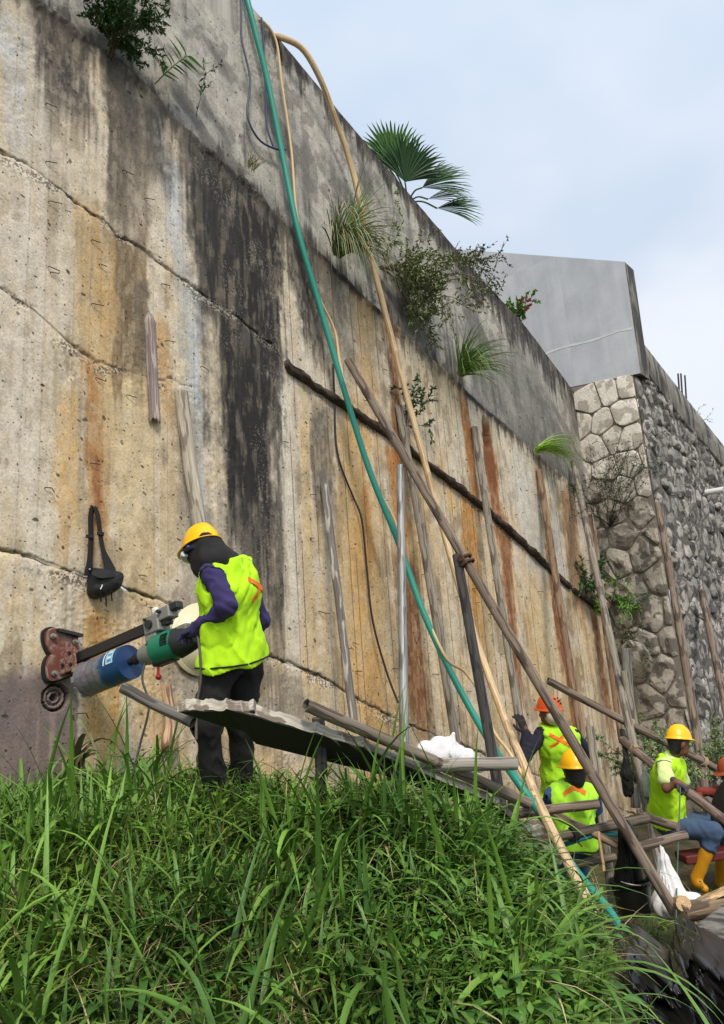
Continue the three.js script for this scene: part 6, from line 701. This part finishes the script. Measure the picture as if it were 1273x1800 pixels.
// the gap between concrete and stone
{
  const g0 = onX(1075, 1060, XEND - 0.1); shrub('hanging fern in the gap between concrete and stone', g0, fan(9, V(-0.35, 0.4, 0.5), 0.7), 0.75, 4, 0.1, 0.026, LG.fern, { name: 'gap_fern', cat: 'fern', lev: 1, fork: 0.5, droop: 0.16 });
  shrub('dark dead brush tangled high in the gap beside the stones', onX(1072, 925, XEND - 0.1), fan(18, V(-0.3, 0.8, 0.4), 0.8), 1.3, 1, 0.06, 0.02, LG.twig, { name: 'dead_brush', cat: 'brush', lev: 2, fork: 0.7, droop: 0.02, stem: MAT(50, 46, 40, 1), r: 0.007 });
  shrub('dark leafy growth low in the gap under the hanging fern', onX(1092, 1130, XEND - 0.1), fan(9, V(-0.3, 0.2, 0.5), 0.8), 0.7, 5, 0.06, 0.022, LG.twig, { name: 'gap_fern', cat: 'fern', lev: 1, fork: 0.6, droop: 0.2 });
  const s = new GB(), c = onX(1118, 1160, XEND - 0.35), r = rnd; s.geo(new THREE.DodecahedronGeometry(0.36, 1), new THREE.Matrix4().makeTranslation(c.x, c.y, c.z).multiply(new THREE.Matrix4().makeRotationZ(0.3)).multiply(new THREE.Matrix4().makeScale(0.22, 0.95, 0.75))); for (let i = 0; i < s.P.length; i += 3) { const k = 0.06 * (vn3(s.P[i] * 9, s.P[i + 1] * 9, s.P[i + 2] * 9) - 0.5); s.P[i] += k; s.P[i + 1] += k; } const o = solo('broken_slab', s.build(), mMid[1], 'broken stone slab lodged in the gap beside the rubble corner', 'slab'); seat(o, c);
  for (const [px, py, l] of [[1120, 1345, 'low leafy bush at the foot of the stone corner'], [1160, 1365, 'leafy bush behind the seated worker at the wall foot'], [1235, 1350, 'leafy bush at the wall foot behind the red sleeved worker'], [1270, 1335, 'leafy bush beyond the pole under the weep pipe']]) shrub(l, onW(px, py + 30, wC + 0.5), fan(18, V(0, 0.8, 0.2), 0.9), 0.6, 6, 0.05, 0.02, LG.grey, { name: 'wall_foot_bush', cat: 'bush', lev: 2, fork: 0.5, droop: 0.03 });
  shrub('thin bare twig poking up from the rubble wall coping', onW(1228, 740, wC - 0.1), [[V(0.6, 0.5, 0.1), 1], [V(0.2, 0.9, 0), 0.6]], 0.6, 1, 0.05, 0.02, LG.twig, { name: 'coping_twig', cat: 'twig', lev: 1, fork: 0.3, droop: 0, r: 0.006 });
}
// ---------------------------------------------------------------- the grassy bank
{
  const blade = (g, len, wid, yaw, tilt, droop, o = V(0, 0, 0), seg = 5) => g.leaf(o, V(Math.cos(yaw) * Math.sin(tilt), Math.cos(tilt), Math.sin(yaw) * Math.sin(tilt)), V(-Math.cos(yaw) * Math.cos(tilt), Math.sin(tilt), -Math.sin(yaw) * Math.cos(tilt)), len, wid, seg, droop, 0.35, 1);
  const tuftVar = (n, l0, l1, w0, w1, t0, t1, d0, d1, sp, seg) => { const g = new GB(); for (let i = 0; i < n; i++) blade(g, rr(l0, l1), rr(w0, w1), rr(0, 6.28), rr(t0, t1), rr(d0, d1), V(rr(-sp, sp), -0.02, rr(-sp, sp)), seg); return g.build(); };
  const weedVar = () => { const g = new GB(), n = 6 + Math.floor(rnd() * 4); for (let s = 0; s < 4; s++) { const a = rr(0, 6.28), tl = rr(0.15, 0.7), H = rr(0.14, 0.3), d = V(Math.cos(a) * Math.sin(tl), Math.cos(tl), Math.sin(a) * Math.sin(tl)); g.tube([V(0, -0.02, 0), d.clone().multiplyScalar(H)], 0.003, 4, { cap: false }); for (let k = 1; k <= n; k++) { const p = d.clone().multiplyScalar(H * k / n), y = k * 2.4 + rr(-0.4, 0.4); const e = V(Math.cos(y), rr(0.0, 0.5), Math.sin(y)).addScaledVector(d, 0.3).normalize(), L = rr(0.05, 0.13) * (1.25 - 0.5 * k / n); g.leaf(p, e, V(0, 1, 0), L, L * rr(0.3, 0.42), 3, 0.5, 0.25); } } return g.build(); };
  const broadVar = () => { const g = new GB(); for (let s = 0; s < 9; s++) { const a = rr(0, 6.28), H = rr(0.06, 0.2), q = V(Math.cos(a) * H * 0.7, H, Math.sin(a) * H * 0.7); g.tube([V(0, 0, 0), q], 0.0025, 4, { cap: false }); g.leaf(q, V(Math.cos(a), 0.15, Math.sin(a)), V(0, 1, 0), rr(0.06, 0.1), rr(0.045, 0.07), 4, 0.6, 0.2); } return g.build(); };
  const lists = { tall: [], mid: [], low: [], weed: [], broad: [], dry: [], long: [] };
  const crest = px => px < 480 ? 5.9 : px < 640 ? 5.2 : px < 880 ? 5.2 : 4.9;
  let made = 0; for (let tries = 0; tries < 60000 && made < 6400; tries++) {
    const px = rr(-90, 1360), d = 2.2 + 3.7 * Math.sqrt(rnd()); if (d > crest(px) || (px > 1064 - 270 / d && px < 1262)) continue;
    const p0 = C(px, 1400, d), x = p0.x, z = p0.z; if (z < 0.06) continue; const y = groundY(x, z), p = V(x, y, z), n = fbm(x * 1.6, z * 1.6, 3), right = ss(520, 800, px + 260 * (n - 0.5)); made++;
    const r = rnd(); let k; if (d > 4.3 && px < 620) k = r < 0.13 ? 'tall' : r < 0.42 ? 'mid' : r < 0.6 ? 'weed' : r < 0.66 ? 'broad' : r < 0.86 ? 'low' : 'dry'; else if (rnd() < right) k = r < 0.56 ? 'weed' : r < 0.74 ? 'broad' : r < 0.88 ? 'mid' : r < 0.93 ? 'tall' : 'dry'; else k = r < 0.08 ? 'tall' : r < 0.36 ? 'mid' : r < 0.58 ? 'low' : r < 0.76 ? 'weed' : r < 0.82 ? 'broad' : 'dry';
    // under the boards and at the driller's feet the growth is low
    if (k === 'tall' && px > 320 && px < 640 && d > 4.25) k = rnd() < 0.6 ? 'low' : 'mid';
    if (k === 'tall' && px > 700 && rnd() < 0.4) k = 'weed';
    if (rnd() < 0.04 && (px < 300 || (px > 500 && px < 900) || d < 4.1)) lists.long.push([p, rr(0, 6.28), rr(0.75, 1.2), n]);
    if ((k === 'low' || k === 'weed' || k === 'mid') && rnd() < 0.3 && fbm(x * 2.7 + 11, z * 2.7, 2) < 0.44) continue;
    if (k === 'dry' && rnd() < 0.45 && fbm(x * 1.9 + 31, z * 1.9 + 7, 3) < 0.56) k = 'broad'; if (px > 950 && d > 4.35 && (k === 'tall' || k === 'mid')) k = 'weed';
    lists[k].push([p, rr(0, 6.28), rr(0.75, 1.2) * (d > 4.5 && px < 330 ? 0.72 : 1), n]);
  }
  for (let i = 0; i < 420; i++) { const px = rr(560, 1330), d = rr(4.95, 8), p0 = C(px, 1400, d); if (p0.z < 0.1) continue; const k = ['low', 'dry', 'broad', 'weed', 'low'][Math.floor(rnd() * 5)]; if (px > 880 || rnd() < 0.4) lists[k].push([V(p0.x, groundY(p0.x, p0.z), p0.z), rr(0, 6.28), rr(0.5, 0.9), rnd()]); }
  for (let i = 0; i < 95; i++) { const px = rr(470, 900), d = rr(4.0, 4.75), p0 = C(px, 1400, d); lists[rnd() < 0.5 ? 'tall' : 'long'].push([V(p0.x, groundY(p0.x, p0.z), p0.z), rr(0, 6.28), rr(0.7, 1.05), rr(0.4, 0.9)]); }
  const mk = (name, label, vars, L, mat, c0, c1, tilt = 0.15) => { const m4 = new THREE.Matrix4(), q = new THREE.Quaternion(), e = new THREE.Euler(), s = V(1, 1, 1), cc = new THREE.Color(); const np = vars.map(g => g.attributes.position.count), ni = vars.map(g => g.index.count); let NP = 0, NI = 0; L.forEach((_, i) => { NP += np[i % vars.length]; NI += ni[i % vars.length]; }); const P = new Float32Array(NP * 3), N = new Float32Array(NP * 3), K = new Float32Array(NP * 3), I = new Uint32Array(NI), v = V(0, 0, 0); let o = 0, oi = 0; L.forEach(([p, a, sc, n], i) => { const g = vars[i % vars.length], gp = g.attributes.position, gn = g.attributes.normal, gi = g.index; e.set(rr(-tilt, tilt), a, rr(-tilt, tilt)); q.setFromEuler(e); s.setScalar(sc); m4.compose(p, q, s); const k = clamp(n + rr(-0.35, 0.35), 0, 1); cc.setRGB(lerp(c0[0], c1[0], k), lerp(c0[1], c1[1], k), lerp(c0[2], c1[2], k)); for (let t = 0; t < gi.count; t++) I[oi++] = gi.getX(t) + o; for (let t = 0; t < gp.count; t++, o++) { v.fromBufferAttribute(gp, t).applyMatrix4(m4); P[o * 3] = v.x; P[o * 3 + 1] = v.y; P[o * 3 + 2] = v.z; v.fromBufferAttribute(gn, t).applyQuaternion(q); N[o * 3] = v.x; N[o * 3 + 1] = v.y; N[o * 3 + 2] = v.z; K[o * 3] = cc.r; K[o * 3 + 1] = cc.g; K[o * 3 + 2] = cc.b; } }); const bg = new THREE.BufferGeometry(); bg.setAttribute('position', new THREE.BufferAttribute(P, 3)); bg.setAttribute('normal', new THREE.BufferAttribute(N, 3)); bg.setAttribute('color', new THREE.BufferAttribute(K, 3)); bg.setIndex(new THREE.BufferAttribute(I, 1)); const im = new THREE.Mesh(bg, mat); im.name = numbered(name); tag(im, label, null, null, 'stuff'); im.castShadow = im.receiveShadow = true; scene.add(im); };
  const gm = () => new THREE.MeshStandardMaterial({ color: 0xffffff, roughness: 0.5, side: THREE.DoubleSide, vertexColors: true });
  const five = f => [0, 1, 2, 3, 4].map(f);
  mk('tall_grass', 'tall broad bladed grass standing along the bank', five(() => tuftVar(6, 0.28, 0.58, 0.018, 0.04, 0.05, 0.7, 0.3, 2.4, 0.05, 8)), lists.tall, gm(), [0.03, 0.085, 0.014], [0.14, 0.28, 0.04]);
  mk('long_blades', 'long broad arching blades rising above the bank', five(() => tuftVar(4, 0.5, 0.95, 0.024, 0.048, 0.25, 1.15, 0.9, 3.0, 0.04, 10)), lists.long, gm(), [0.035, 0.10, 0.015], [0.17, 0.33, 0.045]);
  mk('bank_grass', 'arching green grass covering the bank', five(() => tuftVar(8, 0.22, 0.58, 0.012, 0.032, 0.35, 1.25, 0.6, 2.6, 0.06)), lists.mid, gm(), [0.035, 0.09, 0.015], [0.20, 0.33, 0.045]);
  mk('short_grass', 'short fine grass between the taller blades', five(() => tuftVar(16, 0.08, 0.28, 0.004, 0.01, 0.2, 1.3, 0.3, 2.0, 0.09)), lists.low, gm(), [0.035, 0.08, 0.015], [0.12, 0.21, 0.04]);
  mk('bank_weeds', 'leafy green weeds with narrow leaves on the bank', five(weedVar), lists.weed, gm(), [0.03, 0.08, 0.012], [0.165, 0.315, 0.04]);
  mk('broadleaf_weeds', 'low broad leaved weeds on the bank', five(broadVar), lists.broad, gm(), [0.025, 0.08, 0.014], [0.10, 0.25, 0.035]);
  mk('dry_straw', 'dry straw and dead blades among the grass', five(() => tuftVar(12, 0.2, 0.6, 0.004, 0.016, 0.5, 1.35, 0.1, 1.4, 0.1)), lists.dry, gm(), [0.24, 0.18, 0.08], [0.5, 0.42, 0.22]);
}
renderer.render(scene, camera);
